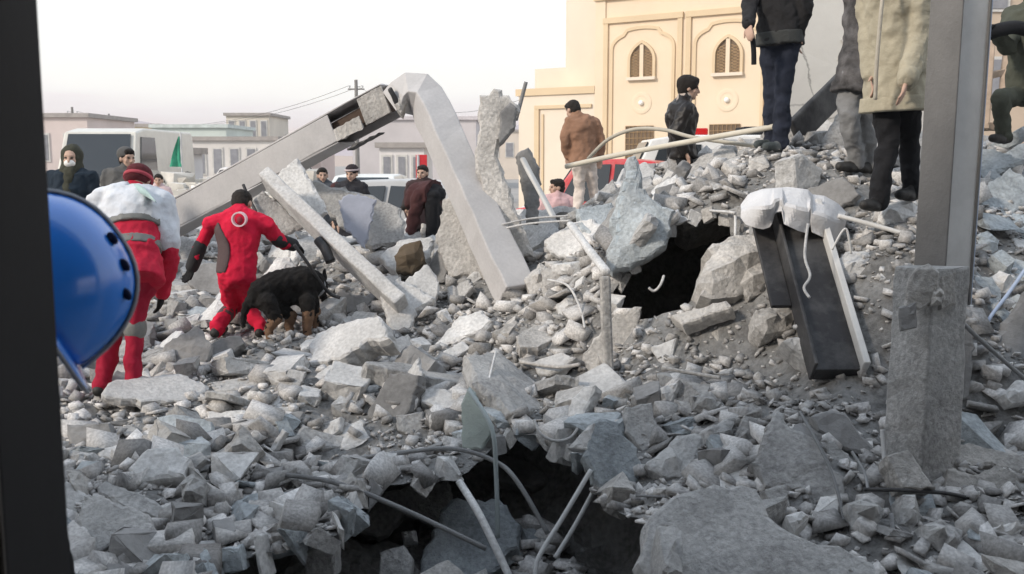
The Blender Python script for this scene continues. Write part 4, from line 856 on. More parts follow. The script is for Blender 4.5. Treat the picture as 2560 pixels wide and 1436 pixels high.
def person(label, J, Y, face=(0, 1, 0), up=(0, 0, 1), toe=(0, 1, 0), sc=1.0, top=None, legs=None, hands=None, boots=BOOT, hair=HAIR, hem=.12, vox=.014, features=False, group=None, cat='person', jacket_name='jacket', inf=.022, hairk=1.0, curl=.5, pn=(0, 0, -1), sleeve=1.0):
    K = {}
    for k, v in J.items(): K[k] = W(v[0], v[1], Y + (v[2] if len(v) > 2 else 0))
    hd, nk, pv = K['head'], K['neck'], K['pelvis']; shL, shR = K['shL'], K['shR']; c = (shL + shR) / 2
    if 'chest' in K: c = K['chest']
    rc = (shR - shL).normalized(); rp = (K['hipR'] - K['hipL']).normalized() if 'hipL' in K else rc.copy(); rp.z *= .3; rp.normalize()
    hL = K.get('hipL', pv - rp * .095 * sc); hR = K.get('hipR', pv + rp * .095 * sc)
    base = Vector(((K['anL'].x + K['anR'].x) / 2, (K['anL'].y + K['anR'].y) / 2, min(K['anL'].z, K['anR'].z) - .09))
    root = empty('person', base, label, cat, group); root['pose'] = 'figure'
    cc = pv.lerp(c, .75); nb = c + (nk - c) * .6
    # body : one continuous surface
    mb = MB(); mb.loft(torso_rings(pv, cc, nb, rp, rc, -.035, sc=sc)); mb.ellipsoid(pv, (.11 * sc, .08 * sc, .09 * sc))
    M_ = frame_of(face, up)
    mb.capsule(nb, hd - M_ @ Vector((0, .01, .07)) * sc, .062 * sc, .056 * sc)
    for h, kn, an in ((hL, K['knL'], K['anL']), (hR, K['knR'], K['anR'])): mb.capsule(h, kn, .062 * sc, .042 * sc); mb.capsule(kn, an, .042 * sc, .03 * sc); mb.capsule(kn.lerp(an, .3) - Vector(toe) * .008, an, .04 * sc, .03 * sc)
    for s, e, w, side in ((shL, K['elL'], K['haL'], -1), (shR, K['elR'], K['haR'], 1)):
        mb.capsule(nb.lerp(s, .35), s, .055 * sc, .045 * sc); mb.capsule(s, e, .038 * sc, .03 * sc); mb.capsule(e, w, .03 * sc, .026 * sc)
        hand_geo(mb, w, (w - e), pn, side, sc, 0, curl)
    # head
    def hp(x, y, z): return hd + M_ @ Vector((x, y, z)) * sc
    mb.ellipsoid(hp(0, -.008, .025), (.077 * sc, .096 * sc, .092 * sc), M_); mb.ellipsoid(hp(0, .022, -.045), (.058 * sc, .068 * sc, .07 * sc), M_); mb.ellipsoid(hp(0, .062, -.088), (.026 * sc, .022 * sc, .022 * sc), M_)
    mb.capsule(hp(0, .086, .02), hp(0, .108, -.028), .011 * sc, .016 * sc, 8); mb.ellipsoid(hp(0, .078, .035), (.055 * sc, .018 * sc, .014 * sc), M_)
    for sx in (-1, 1): mb.ellipsoid(hp(sx * .079, -.004, -.005), (.012 * sc, .022 * sc, .034 * sc), M_); mb.ellipsoid(hp(sx * .042, .062, -.022), (.024 * sc, .02 * sc, .02 * sc), M_)
    body = mb.build('body', SKIN, root, True); remesh(body, min(vox, .011) if features or hands is None else vox, 3)
    if features:
        for sx in (-1, 1): e = MB(); e.ellipsoid(hp(sx * .031, .088, .012), (.015 * sc, .008 * sc, .009 * sc), M_); e.build('eye', EYE, root, True)
        e = MB(); e.ellipsoid(hp(0, .09, -.057), (.024 * sc, .009 * sc, .007 * sc), M_); e.build('mouth', LIP, root, True)
    if hair:
        h = MB(); h.ellipsoid(hp(0, -.02, .043), (.088 * sc * hairk, .103 * sc * hairk, .088 * sc * hairk), M_); h.ellipsoid(hp(0, -.05, -.005), (.078 * sc * hairk, .07 * sc, .085 * sc), M_); h.ellipsoid(hp(0, .055, .085), (.06 * sc, .045 * sc, .035 * sc * hairk), M_)
        remesh(h.build('hair', hair, root, True), .012, 2, .018, .03)
    if legs:
        q = MB(); q.loft(torso_rings(pv, cc, nb, rp, rc, .014, start=-.05, end=.3, n=5, sc=sc)); q.ellipsoid(pv, (.165 * sc, .13 * sc, .12 * sc))
        for h, kn, an in ((hL, K['knL'], K['anL']), (hR, K['knR'], K['anR'])):
            q.capsule(h, kn, .098 * sc, .074 * sc); q.capsule(kn, an, .073 * sc, .06 * sc); q.capsule(an, an + Vector((0, 0, -.03)), .062 * sc, .064 * sc)
        remesh(q.build('trousers', legs, root, True), vox, 3, .032, .12)
    if top:
        q = MB(); q.loft(torso_rings(pv, cc, nb, rp, rc, inf, start=-hem, end=1.0, flare=.12, sc=sc, n=14))
        q.capsule(nb, nb.lerp(hd, .42), .082 * sc, .074 * sc)
        for s, e, w in ((shL, K['elL'], K['haL']), (shR, K['elR'], K['haR'])):
            q.capsule(nb.lerp(s, .3), s, .088 * sc, .08 * sc); q.capsule(s, e, (.058 + inf * .7) * sc, (.05 + inf * .6) * sc)
            if sleeve > .5: q.capsule(e, e.lerp(w, .96), (.051 + inf * .6) * sc, (.04 + inf * .5) * sc)
        remesh(q.build(jacket_name, top, root, True), vox, 3, .035, .11)
    if hands:
        for e, w, side in ((K['elL'], K['haL'], -1), (K['elR'], K['haR'], 1)):
            q = MB(); q.capsule(e.lerp(w, .8), w, .045 * sc, .042 * sc); hand_geo(q, w, (w - e), pn, side, sc, .005, curl); remesh(q.build('glove', hands, root, True), .009, 1)
    tz = Vector(toe).normalized()
    for an in (K['anL'], K['anR']):
        q = MB(); f0 = an + Vector((0, 0, -.055)) * sc; q.capsule(an, f0, .055 * sc, .052 * sc); q.capsule(f0 - tz * .05 * sc, f0 + tz * .15 * sc, .045 * sc, .038 * sc); q.ellipsoid(f0 + tz * .06 * sc - Vector((0, 0, .02)), (.05 * sc, .05 * sc, .028 * sc)); q.capsule(f0 + tz * .1 * sc + tz.orthogonal() * 0, f0 + tz * .17 * sc, .042 * sc, .036 * sc)
        remesh(q.build('boot', boots, root, True), .012, 2)
    root_info = dict(K=K, pv=pv, cc=cc, nb=nb, rp=rp, rc=rc, M=M_, hp=hp, root=root, sc=sc, hL=hL, hR=hR); return root_info
def band(I, name, m, s0, s1, inf, n=3, **k):
    q = MB(); q.loft(torso_rings(I['pv'], I['cc'], I['nb'], I['rp'], I['rc'], inf, start=s0, end=s1, n=n, sc=I['sc'], flare=.12), caps=True); return remesh(q.build(name, m, I['root'], True), .01, 1)
def limb_band(I, name, m, a, b, s0, s1, r):
    q = MB(); q.capsule(a.lerp(b, s0), a.lerp(b, s1), r, r); return remesh(q.build(name, m, I['root'], True), .01, 1)

# 1 white-vested rescuer
A1 = person('rescuer in white vest, red trousers and red cap bending over the rubble', dict(head=(348, 452, .42), neck=(335, 475, .34), pelvis=(330, 655, 0), shL=(262, 500, .30), shR=(402, 510, .30), chest=(335, 505, .30), hipL=(297, 660, 0), hipR=(365, 660, 0), elL=(218, 575, .35), haL=(205, 680, .45), elR=(424, 625, .22), haR=(405, 735, .28), knL=(292, 810, .06), anL=(255, 955, -.02), knR=(338, 815, .0), anR=(332, 955, -.05)), 7.0,
            face=(.1, .85, -.5), up=(0, .5, .85), toe=(.15, 1, 0), top=cloth('red_jacket', (.50, .016, .045)), legs=DRED, hands=GLOVE, hair=None, hem=.22, vox=.012, inf=.04, pn=(-1, 0, 0))
q = MB(); q.loft(torso_rings(A1['pv'], A1['cc'], A1['nb'], A1['rp'], A1['rc'], .06, start=.42, end=1.02, n=9))
for s, e in (('shL', 'elL'), ('shR', 'elR')): q.capsule(A1['nb'].lerp(A1['K'][s], .3), A1['K'][s], .108, .112); q.capsule(A1['K'][s], A1['K'][s].lerp(A1['K'][e], .8), .112, .104)
remesh(q.build('vest', WHT, A1['root'], True), .012, 3, .03, .14)
band(A1, 'vest_hem', STRIPE, .37, .45, .062); band(A1, 'reflective_stripe', STRIPE, .1, .2, .052)
limb_band(A1, 'knee_stripe', STRIPE, A1['K']['knR'], A1['K']['anR'], .0, .08, .082); limb_band(A1, 'knee_stripe', STRIPE, A1['K']['knL'], A1['K']['anL'], .0, .08, .082)
hp = A1['hp']; q = MB(); q.ellipsoid(hp(0, -.01, .04), (.098, .115, .085), A1['M']); q.ellipsoid(hp(0, -.02, .0), (.094, .108, .045), A1['M']); remesh(q.build('cap', cloth('dark_red_cap', (.10, .018, .022)), A1['root'], True), .011, 2)
q = MB(); q.loft([[hp(math.cos(t_) * (.099 + o_), math.sin(t_) * (.113 + o_) - .015, z_) for t_ in [i * math.pi / 12 for i in range(24)]] for z_, o_ in ((-.002, 0), (-.002, .006), (.022, .006), (.022, 0))]); q.build('cap_band', cloth('light_red_band', (.42, .07, .09)), A1['root'], True)
# pale teal sweep printed on the vest back
EM = cloth('teal_print', (.42, .56, .55)); q = MB(); bk = []
nrm = (CAM - A1['cc']).normalized()
for i in range(11):
    t_ = i / 10; px = 322 + 70 * t_; py = 462 + 46 * t_ ** 1.6; bk.append((px, py, 9 * math.sin(math.pi * min(1, t_ * 1.05)) + 1))
A1['emblem'] = bk
q.loft([[W(px, py - w_, 6.98 - .05 + .33 * (1 - t_)), W(px, py + w_, 6.98 - .05 + .33 * (1 - t_)), W(px, py + w_, 7.1 + .33 * (1 - t_)), W(px, py - w_, 7.1 + .33 * (1 - t_))] for (px, py, w_), t_ in zip(bk, [i / 10 for i in range(11)])])
q.build('vest_print', EM, A1['root'], True)

# 2 red-suited rescuer
A2 = person('rescuer in red suit with grey side panels stooping beside the dog', dict(head=(606, 512, .16), neck=(600, 530, .06), pelvis=(592, 690, -.05), shL=(527, 560, .0), shR=(664, 565, .02), chest=(598, 555, .0), hipL=(570, 698, -.05), hipR=(616, 698, -.05), elL=(497, 625, .05), haL=(480, 668, .12), elR=(702, 603, .12), haR=(733, 613, .25), knL=(580, 770, .18), anL=(542, 815, -.12), knR=(617, 768, .2), anR=(653, 815, .05)), 8.65,
            face=(.2, .8, -.55), up=(0, .55, .8), toe=(.1, 1, 0), top=RED, legs=RED, hands=GLOVE, hem=.02, vox=.011, inf=.012, jacket_name='suit_top', pn=(-.6, 0, -.6), curl=.7)
for e, w in (('elL', 'haL'), ('elR', 'haR')): limb_band(A2, 'dark_sleeve', cloth('dark_grey_sleeve', (.03, .03, .032)), A2['K'][e], A2['K'][w], -.25, .95, .062)
SP = cloth('side_panel', (.10, .07, .07)); q = MB(); gv = []   # grey side panel wrapping the flank from armpit to hip
for i in range(13):
    s_ = .02 + .80 * i / 12; k_ = 1 - i / 12; ring = torso_rings(A2['pv'], A2['cc'], A2['nb'], A2['rp'], A2['rc'], .017, start=s_, end=s_ + .01, n=1)[0]
    a0, a1 = 150, 196 + 62 * math.sin(math.pi * (.12 + .55 * k_)) ** 1.3
    for j in range(9):
        a_ = R(a0 + (a1 - a0) * j / 8) / (2 * math.pi) * 18; i0 = int(a_) % 18; gv.append(ring[i0].lerp(ring[(i0 + 1) % 18], a_ - int(a_)))
q.add(gv, [(i * 9 + j, i * 9 + j + 1, (i + 1) * 9 + j + 1, (i + 1) * 9 + j) for i in range(12) for j in range(8)]); o = q.build('side_panel', SP, A2['root'], True); s_ = o.modifiers.new('solid', 'SOLIDIFY'); s_.thickness = .022; s_.offset = 0; sm_ = o.modifiers.new('subsurf', 'SUBSURF'); sm_.levels = 1; sm_.render_levels = 1
limb_band(A2, 'shin_panel', SP, A2['K']['knL'], A2['K']['anL'], .2, .55, .074)
# round white emblem : ring and red centre
q = MB(); ring = []; cpt = W(597, 549, 8.487)
for i in range(28):
    t_ = i * 2 * math.pi / 28; d_ = Vector((math.cos(t_), 0, math.sin(t_))); ring.append([cpt + d_ * .052 + Vector((0, -.006, 0)), cpt + d_ * .064 + Vector((0, -.006, 0)), cpt + d_ * .064 + Vector((0, .05, 0)), cpt + d_ * .052 + Vector((0, .05, 0))])
ring.append(ring[0]); q.loft(ring, caps=False); q.build('emblem_ring', mat('emblem_white', (.75, .55, .58), var=.05, bump=0), A2['root'])
q = MB(); q.ellipsoid(cpt + Vector((.008, .0, -.004)), (.026, .012, .03)); q.build('emblem_centre', mat('emblem_dark_red', (.28, .03, .05), bump=0), A2['root'], True)

# 3 blue helmeted person close by, bent forward behind the door post
hx = W(180, 735, 1.78); base = Vector((hx.x - .55, hx.y + .12, 0))
root = empty('person', base, 'person in a glossy blue hard hat bending down beside the dark door post', 'person')
hd = W(70, 722, 1.80); upv = Vector((.79, .38, .48)).normalized(); facev = Vector((.5, .12, -.86)); M_ = frame_of(facev, upv)
def hq(x, y, z): return hd + M_ @ Vector((x, y, z))
pv = base + Vector((0, 0, .92)); c = hd + Vector((-.2, .08, -.22)); nb = hd + Vector((-.12, .04, -.10)); rs_ = Vector((0, -1, 0))
mb = MB(); mb.loft(torso_rings(pv, pv.lerp(c, .8), nb, rs_, rs_, 0)); mb.capsule(nb, hd, .06, .055); mb.ellipsoid(hq(0, 0, 0), (.078, .096, .1), M_); mb.ellipsoid(hq(0, .03, -.06), (.055, .065, .065), M_); mb.capsule(hq(0, .09, 0), hq(0, .11, -.04), .012, .016)
SHL, SHR = c + Vector((.02, .19, -.02)), c + Vector((.02, -.19, -.02))
for s_ in (SHL, SHR): e_ = s_ + Vector((.02, .0, -.28)); w_ = e_ + Vector((.05, .0, -.24)); mb.capsule(s_, e_, .052, .042); mb.capsule(e_, w_, .042, .03); hand_geo(mb, w_, (.1, 0, -1), (1, 0, 0), 1)
for sy in (-.1, .1): mb.capsule(pv + Vector((0, sy, 0)), base + Vector((.03, sy, .5)), .085, .056); mb.capsule(base + Vector((.03, sy, .5)), base + Vector((0, sy, .09)), .056, .04)
remesh(mb.build('body', SKIN, root, True), .011, 3)
q = MB(); q.loft(torso_rings(pv, pv.lerp(c, .8), nb, rs_, rs_, .03, start=-.2, flare=.1)); q.capsule(nb, nb.lerp(hd, .4), .09, .08)
for s_ in (SHL, SHR): e_ = s_ + Vector((.02, 0, -.28)); w_ = e_ + Vector((.05, 0, -.22)); q.capsule(c, s_, .09, .085); q.capsule(s_, e_, .075, .065); q.capsule(e_, w_, .064, .05)
remesh(q.build('jacket', BLK, root, True), .013, 3, .03, .06)
q = MB(); q.ellipsoid(pv, (.13, .16, .12))
for sy in (-.1, .1): q.capsule(pv + Vector((0, sy, 0)), base + Vector((.03, sy, .5)), .1, .075); q.capsule(base + Vector((.03, sy, .5)), base + Vector((0, sy, .09)), .075, .062)
remesh(q.build('trousers', BLK, root, True), .013, 3, .03, .06)
for sy in (-.1, .1): q = MB(); q.capsule(base + Vector((-.05, sy, .05)), base + Vector((.15, sy, .045)), .048, .042); q.capsule(base + Vector((0, sy, .12)), base + Vector((0, sy, .05)), .055, .05); remesh(q.build('boot', BOOT, root, True), .012, 2)
# the hat : dome, gutter brim, peak, crest ridge and vents
HATB = mat('blue_hat_plastic', (.03, .25, .9), rough=.16, var=.05, bump=.01, bscale=8, spec=.6, coat=.8)
HATG = mat('grey_hat_trim', (.34, .36, .40), rough=.4, var=.1, bump=0)
rx, ry, rz = .130, .168, .180; prof = []; segs = 40
for i in range(15):
    ph = i / 14 * math.pi / 2; rg = []
    for j in range(segs):
        th = 2 * math.pi * j / segs; sq = math.cos(ph) ** .82; ridge = .007 * math.exp(-((math.cos(th) * math.cos(ph)) / .16) ** 2) * math.sin(ph + .2)
        rg.append(hq((rx + ridge * 0) * sq * math.cos(th), ry * sq * math.sin(th), -.005 + (rz * math.sin(ph) + ridge * 1.2)))
    prof.append(rg)
mb = MB(); mb.loft(prof, caps=False); mb.add([hq(0, 0, rz - .005 + .01)], []); L_ = len(mb.v) - 1
mb.f += [(14 * segs + j, 14 * segs + (j + 1) % segs, L_) for j in range(segs)]
hat = mb.build('hard_hat', HATB, root, True); s_ = hat.modifiers.new('solid', 'SOLIDIFY'); s_.thickness = .005
def brim_ring(ex, z, pk): return [hq((rx + ex) * math.cos(2 * math.pi * j / segs), (ry + ex + pk * max(0, math.sin(2 * math.pi * j / segs)) ** 2.2) * math.sin(2 * math.pi * j / segs), z - .012 * max(0, math.sin(2 * math.pi * j / segs)) ** 2) for j in range(segs)]
mb = MB(); mb.loft([brim_ring(-.003, .004, 0), brim_ring(.010, -.004, .03), brim_ring(.013, -.009, .034), brim_ring(.010, -.014, .03), brim_ring(-.006, -.008, 0)], caps=False); mb.build('brim', HATB, hat, True)
mb = MB(); mb.loft([brim_ring(.0132, -.006, .034), brim_ring(.017, -.009, .038), brim_ring(.0132, -.013, .034)], caps=False); mb.build('brim_trim', HATG, hat, True)
mb = MB(); cr_ = []
for i in range(23):
    t_ = math.pi * (i / 22); ca, sa = math.cos(t_), math.sin(t_); k = 1.005; cr_.append([hq(x_, ry * k * (abs(ca) ** .82) * (1 if ca > 0 else -1) * (1 + z_ / .15), -.005 + (rz + .006) * k * sa * (1 + z_ / .15)) for x_, z_ in ((-.016, 0), (-.010, .006), (.010, .006), (.016, 0))])
mb.loft(cr_); mb.build('crest_ridge', HATG, hat, True)
VENT = mat('vent_dark', (.004, .01, .04), bump=0)
for k in range(3):
    for sx in (-1, 1):
        an = R(52 + 19 * k); mb = MB(); x_ = .052 * sx; mb.ellipsoid(hq(x_, ry * math.cos(an) * .95, rz * math.sin(an) * .945), (.007, .014, .008), M_, 10, 6); mb.build('vent', VENT, hat, True)

# 4.. standing men on the heap
A4 = person('man in dark jacket and navy jeans standing on the crest holding a black rod', dict(head=(1940, -165, .05), neck=(1942, -110, .03), pelvis=(1948, 95, 0), shL=(1888, -72, .1), shR=(2000, -72, -.1), hipL=(1925, 100, .03), hipR=(1972, 100, -.03), elL=(1872, 15, -.05), haL=(1872, 62, -.22), elR=(2012, 15, -.1), haR=(2000, 85, -.05), knL=(1928, 225, .06), anL=(1930, 345, .08), knR=(1958, 228, -.06), anR=(1952, 350, -.06)), 8.25,
            face=(-.6, -.5, -.3), toe=(-.6, -.4, 0), top=cloth('dark_field_jacket', (.022, .021, .022)), legs=NAVY, boots=mat('grey_green_boot', (.06, .07, .07), dust=(.3, .3, .3)), hem=.08, inf=.03, vox=.013, features=True, pn=(.5, 0, -.5), curl=.8)
band(A4, 'waist_pouch', cloth('grey_green_hem', (.05, .052, .05)), -.07, .06, .036)
rod('black_rod', 'black rod hanging from the hand of the man in navy jeans', [(1866,50,8.0),(1878,80,8.0),(1884,120,8.0),(1885,162,8.0)], 13, BLK, 'rod')
A5 = person('man in beige padded jacket and black trousers beside the steel column', dict(head=(2238, -190, .0), neck=(2240, -120, .0), pelvis=(2238, 225, 0), shL=(2180, -75, .12), shR=(2300, -75, -.1), hipL=(2206, 235, .04), hipR=(2270, 235, -.04), elL=(2172, 90, .1), haL=(2180, 190, .0), elR=(2298, 95, -.16), haR=(2266, 205, -.28), knL=(2222, 360, -.02), anL=(2196, 490, -.05), knR=(2272, 350, .1), anR=(2282, 465, .14)), 6.6,
            face=(-.8, -.3, -.3), toe=(-.7, -.6, 0), top=BEIGE, legs=BLK, hem=.1, inf=.05, vox=.011, features=True, pn=(-.8, .3, 0), curl=.35)
band(A5, 'jacket_hem', BEIGE, -.12, -.04, .062); limb_band(A5, 'cuff', BEIGE, A5['K']['elR'], A5['K']['haR'], .84, .93, .066)
mb = MB(); mb.tube(smooth_path([W(2212, -60, 6.33), W(2200, 60, 6.31), W(2192, 160, 6.31), W(2188, 250, 6.33)]), .012, 6); mb.build('zip_placket', cloth('zip_beige', (.46, .42, .35)), A5['root'], True)
A6 = person('man in patterned dark jacket and grey trousers behind the beige jacket', dict(head=(2205, -170, .0), neck=(2200, -100, 0), pelvis=(2152, 190, 0), shL=(2150, -60, .1), shR=(2248, -60, -.05), hipL=(2128, 200, .03), hipR=(2175, 200, -.03), elL=(2128, 60, .05), haL=(2135, 150, -.05), elR=(2240, 60, 0), haR=(2200, 140, -.1), knL=(2122, 300, -.06), anL=(2142, 398, .05), knR=(2160, 305, .04), anR=(2178, 400, .1)), 7.5,
            face=(-.8, -.4, -.3), toe=(-.8, -.4, 0), top=PLAID, legs=GREYT, hem=.12, inf=.035, features=True)
A7 = person('young man in black leather jacket standing in profile on the heap', dict(head=(1722, 222, .0), neck=(1707, 252, 0), pelvis=(1704, 380, 0), shL=(1690, 272, .18), shR=(1716, 275, -.18), hipL=(1695, 384, .08), hipR=(1712, 384, -.08), elL=(1684, 330, .2), haL=(1705, 375, .15), elR=(1690, 332, -.22), haR=(1712, 378, -.2), knL=(1700, 480, .08), anL=(1696, 580, .05), knR=(1716, 480, -.08), anR=(1712, 580, -.05)), 10.4,
            face=(1, -.1, -.1), toe=(1, 0, 0), top=LEATH, legs=BLK, hem=.1, inf=.03, features=True, hairk=1.13)
limb_band(A7, 'collar', cloth('grey_collar', (.45, .38, .33)), A7['nb'], A7['K']['head'], .28, .42, .082)
A8 = person('man in brown jacket and cream trousers walking away with head bowed', dict(head=(1432, 276, .1), neck=(1444, 292, .03), pelvis=(1458, 395, 0), shL=(1424, 306, .0), shR=(1486, 308, .05), hipL=(1443, 400, 0), hipR=(1474, 400, .03), elL=(1412, 350, -.05), haL=(1418, 392, .02), elR=(1502, 352, .05), haR=(1500, 392, .1), knL=(1450, 470, .05), anL=(1442, 545, -.05), knR=(1482, 470, .12), anR=(1498, 545, .2)), 13.0,
            face=(-.6, .7, -.4), toe=(-.3, 1, 0), top=BROWN, legs=CREAM, hem=.1, inf=.03)
A9 = person('hooded person in dark navy coat with a white face mask by the parked truck', dict(head=(178, 398, -.02), neck=(180, 422, 0), pelvis=(180, 585, 0), shL=(228, 446, .0), shR=(134, 446, .05), hipL=(200, 590, 0), hipR=(160, 590, 0), elL=(238, 525, .0), haL=(205, 560, -.2), elR=(124, 525, 0), haR=(150, 560, -.2), knL=(202, 690, 0), anL=(204, 775, 0), knR=(160, 690, 0), anR=(158, 775, 0)), 10.5,
            face=(.15, -1, 0), toe=(.1, -1, 0), top=BLU, legs=BLK, hem=.3, inf=.05, features=True, hands=GLOVE, hair=None)
q = MB(); hp = A9['hp']; q.ellipsoid(hp(0, -.04, .03), (.115, .115, .13), A9['M']); q.capsule(hp(0, -.03, -.06), A9['nb'], .11, .13); remesh(q.build('hood', HOOD, A9['root'], True), .013, 3, .02, .05)
q = MB(); q.ellipsoid(hp(0, .066, -.045), (.058, .048, .042), A9['M']); q.build('face_mask', mat('white_mask', (.8, .78, .74), bump=0), A9['root'], True)
q = MB(); q.capsule(hp(0, .05, -.13), A9['K']['pelvis'].lerp(A9['cc'], .5) + Vector((.0, -.17, 0)), .075, .055); remesh(q.build('scarf', HOOD, A9['root'], True), .014, 2, .03, .06)
A10 = person('person in dark grey hooded coat standing behind the white-vested rescuer', dict(head=(318, 398, 0), neck=(316, 420, 0), pelvis=(310, 565, 0), shL=(272, 440, 0), shR=(352, 440, 0), hipL=(294, 570, 0), hipR=(328, 570, 0), elL=(264, 505, 0), haL=(280, 560, -.1), elR=(362, 505, 0), haR=(348, 560, -.1), knL=(294, 660, 0), anL=(292, 735, 0), knR=(328, 660, 0), anR=(330, 735, 0)), 11.6,
            face=(.7, -.6, 0), toe=(.5, -.8, 0), top=GRYC, legs=BLK, hem=.3, inf=.04, features=True)
q = MB(); hp = A10['hp']; q.ellipsoid(hp(0, -.03, .06), (.1, .11, .09), A10['M']); remesh(q.build('cap', GRYC, A10['root'], True), .013, 2)
A11 = person('man in striped woollen hat and dark coat looking on behind the lintel', dict(head=(880, 436, 0), neck=(878, 458, 0), pelvis=(872, 560, 0), shL=(908, 470, 0), shR=(842, 472, .05), hipL=(888, 565, 0), hipR=(856, 565, 0), elL=(918, 520, 0), haL=(905, 560, -.1), elR=(832, 520, 0), haR=(845, 560, -.1), knL=(888, 640, 0), anL=(890, 700, 0), knR=(856, 640, 0), anR=(852, 700, 0)), 14.2,
             face=(-.3, -1, -.1), toe=(-.3, -1, 0), top=cloth('charcoal_coat', (.025, .024, .028)), legs=BLK, hem=.3, inf=.04, features=True, hair=None)
q = MB(); hp = A11['hp']; q.ellipsoid(hp(0, -.01, .06), (.095, .11, .085), A11['M']); remesh(q.build('woollen_hat', cloth('dark_wool', (.03, .022, .025)), A11['root'], True), .012, 2)
q = MB(); q.loft([[hp(math.cos(t_) * (.096 + o_), math.sin(t_) * (.112 + o_) - .01, z_) for t_ in [i * math.pi / 12 for i in range(24)]] for z_, o_ in ((.05, 0), (.05, .006), (.075, .004), (.075, -.004))]); q.build('hat_stripe', cloth('pale_stripe', (.5, .42, .42)), A11['root'], True)
q = MB(); q.capsule(A11['K']['shR'], A11['K']['elR'], .1, .09); remesh(q.build('maroon_sleeve', MAROON, A11['root'], True), .013, 2)
def onlooker(label, px, py, Y, top, legs=BLK, face=(0, -1, 0), hairm=HAIR, group=None, lean=0):
    k = FPX / Y; J = dict(head=(px, py, lean * .3), neck=(px, py + .1 * k, lean * .2), pelvis=(px, py + .68 * k, 0), shL=(px + .19 * k, py + .2 * k, lean * .2), shR=(px - .19 * k, py + .2 * k, lean * .2), elL=(px + .24 * k, py + .47 * k, 0), haL=(px + .2 * k, py + .68 * k, -.1), elR=(px - .24 * k, py + .47 * k, 0), haR=(px - .2 * k, py + .68 * k, -.1),
           hipL=(px + .09 * k, py + .7 * k, 0), hipR=(px - .09 * k, py + .7 * k, 0), knL=(px + .1 * k, py + 1.1 * k, 0), anL=(px + .1 * k, py + 1.47 * k, 0), knR=(px - .1 * k, py + 1.1 * k, 0), anR=(px - .1 * k, py + 1.47 * k, 0))
    if face[1] > 0:
        for a_ in ('sh', 'el', 'ha', 'hip', 'kn', 'an'): J[a_ + 'L'], J[a_ + 'R'] = J[a_ + 'R'], J[a_ + 'L']
    return person(label, J, Y, face=face, toe=face, top=top, legs=legs, hair=hairm, hem=.2, inf=.035, vox=.018, features=face[1] < 0, group=group)
onlooker('dark-haired person half hidden by the pale lintel', 806, 440, 15.5, cloth('slate_coat', (.06, .065, .075)), face=(.3, -1, 0))
onlooker('dark-haired person in black seen past the leaning column', 1056, 434, 15.0, cloth('dark_brown_coat', (.05, .03, .03)), face=(-.3, -1, 0))
onlooker('person in red and white vest beyond the white-vested rescuer', 396, 452, 19.0, cloth('pinkish_vest', (.55, .42, .42)), face=(.2, -1, 0))
onlooker('distant person in grey beside the green flag', 470, 442, 26.0, GRYC, face=(1, -.4, 0))
onlooker('person in pink scarf crouched low before the cream building', 1392, 470, 14.0, cloth('pink_white_top', (.6, .40, .40)), face=(-1, -.3, 0))
A12 = person('person in maroon jacket bending down under the leaning column', dict(head=(1030, 520, .25), neck=(1035, 500, .2), pelvis=(1080, 485, 0), shL=(1040, 480, .3), shR=(1046, 490, -.1), hipL=(1082, 490, .1), hipR=(1082, 492, -.1), elL=(1032, 530, .3), haL=(1026, 575, .3), elR=(1036, 535, -.1), haR=(1030, 580, -.1), knL=(1090, 575, .1), anL=(1092, 650, .1), knR=(1080, 575, -.1), anR=(1075, 650, -.1)), 12.0,
             face=(-.6, -.1, -.8), up=(-.8, 0, .5), toe=(-1, 0, 0), top=MAROON, legs=BLK, hem=.1, inf=.05)
A13 = person('person in olive uniform crouching right of the steel column with black gloves', dict(head=(2580, -30, .1), neck=(2575, 15, .1), pelvis=(2572, 235, .1), shL=(2528, 40, .2), shR=(2625, 40, -.1), hipL=(2548, 240, .15), hipR=(2600, 240, 0), elL=(2520, 120, -.1), haL=(2488, 80, -.25), elR=(2645, 130, -.1), haR=(2600, 160, -.3), knL=(2500, 245, -.25), anL=(2512, 330, -.1), knR=(2610, 290, -.2), anR=(2600, 375, 0)), 8.6,
             face=(-.8, -.5, -.3), toe=(-.8, -.5, 0), top=OLIVE, legs=OLIVE, hands=GLOVE, hem=.08, inf=.04, features=True, curl=.9)
rod('black_camera_bag', 'black padded bag strap held by the person in olive', [(2470,85,8.3),(2500,75,8.3),(2545,70,8.35),(2600,85,8.4)], 34, BLK, 'bag')

# ---------------------------------------------------------------- search dog
FURB = mat('black_fur', (.012, .010, .009), rough=.85, var=.35, bump=.8, bscale=70); FURT = mat('tan_fur', (.22, .13, .08), rough=.9, var=.3, bump=.8, bscale=70)
DY = 8.42; D_ = lambda x, y, d=0: W(x, y, DY + d)
root = empty('dog', D_(705, 850), 'black and tan shepherd dog sniffing the rubble beside the red-suited rescuer', 'dog')
mb = MB(); spine = [(634, 752, -.04, .07), (652, 728, -.02, .105), (688, 710, .06, .115), (728, 704, .14, .125), (760, 704, .2, .14), (776, 708, .24, .125)]
for i in range(len(spine) - 1):
    a, b = spine[i], spine[i + 1]; mb.capsule(D_(a[0], a[1], a[2]), D_(b[0], b[1], b[2]), a[3], b[3])
mb.ellipsoid(D_(765, 735, .2), (.11, .13, .14)); mb.ellipsoid(D_(664, 748, -.02), (.10, .11, .11)); mb.capsule(D_(690, 735, .06), D_(748, 738, .18), .085, .1)
mb.capsule(D_(778, 702, .26), D_(796, 712, .50), .11, .08); mb.ellipsoid(D_(800, 722, .58), (.068, .09, .068)); mb.capsule(D_(804, 732, .64), D_(812, 752, .76), .044, .03)
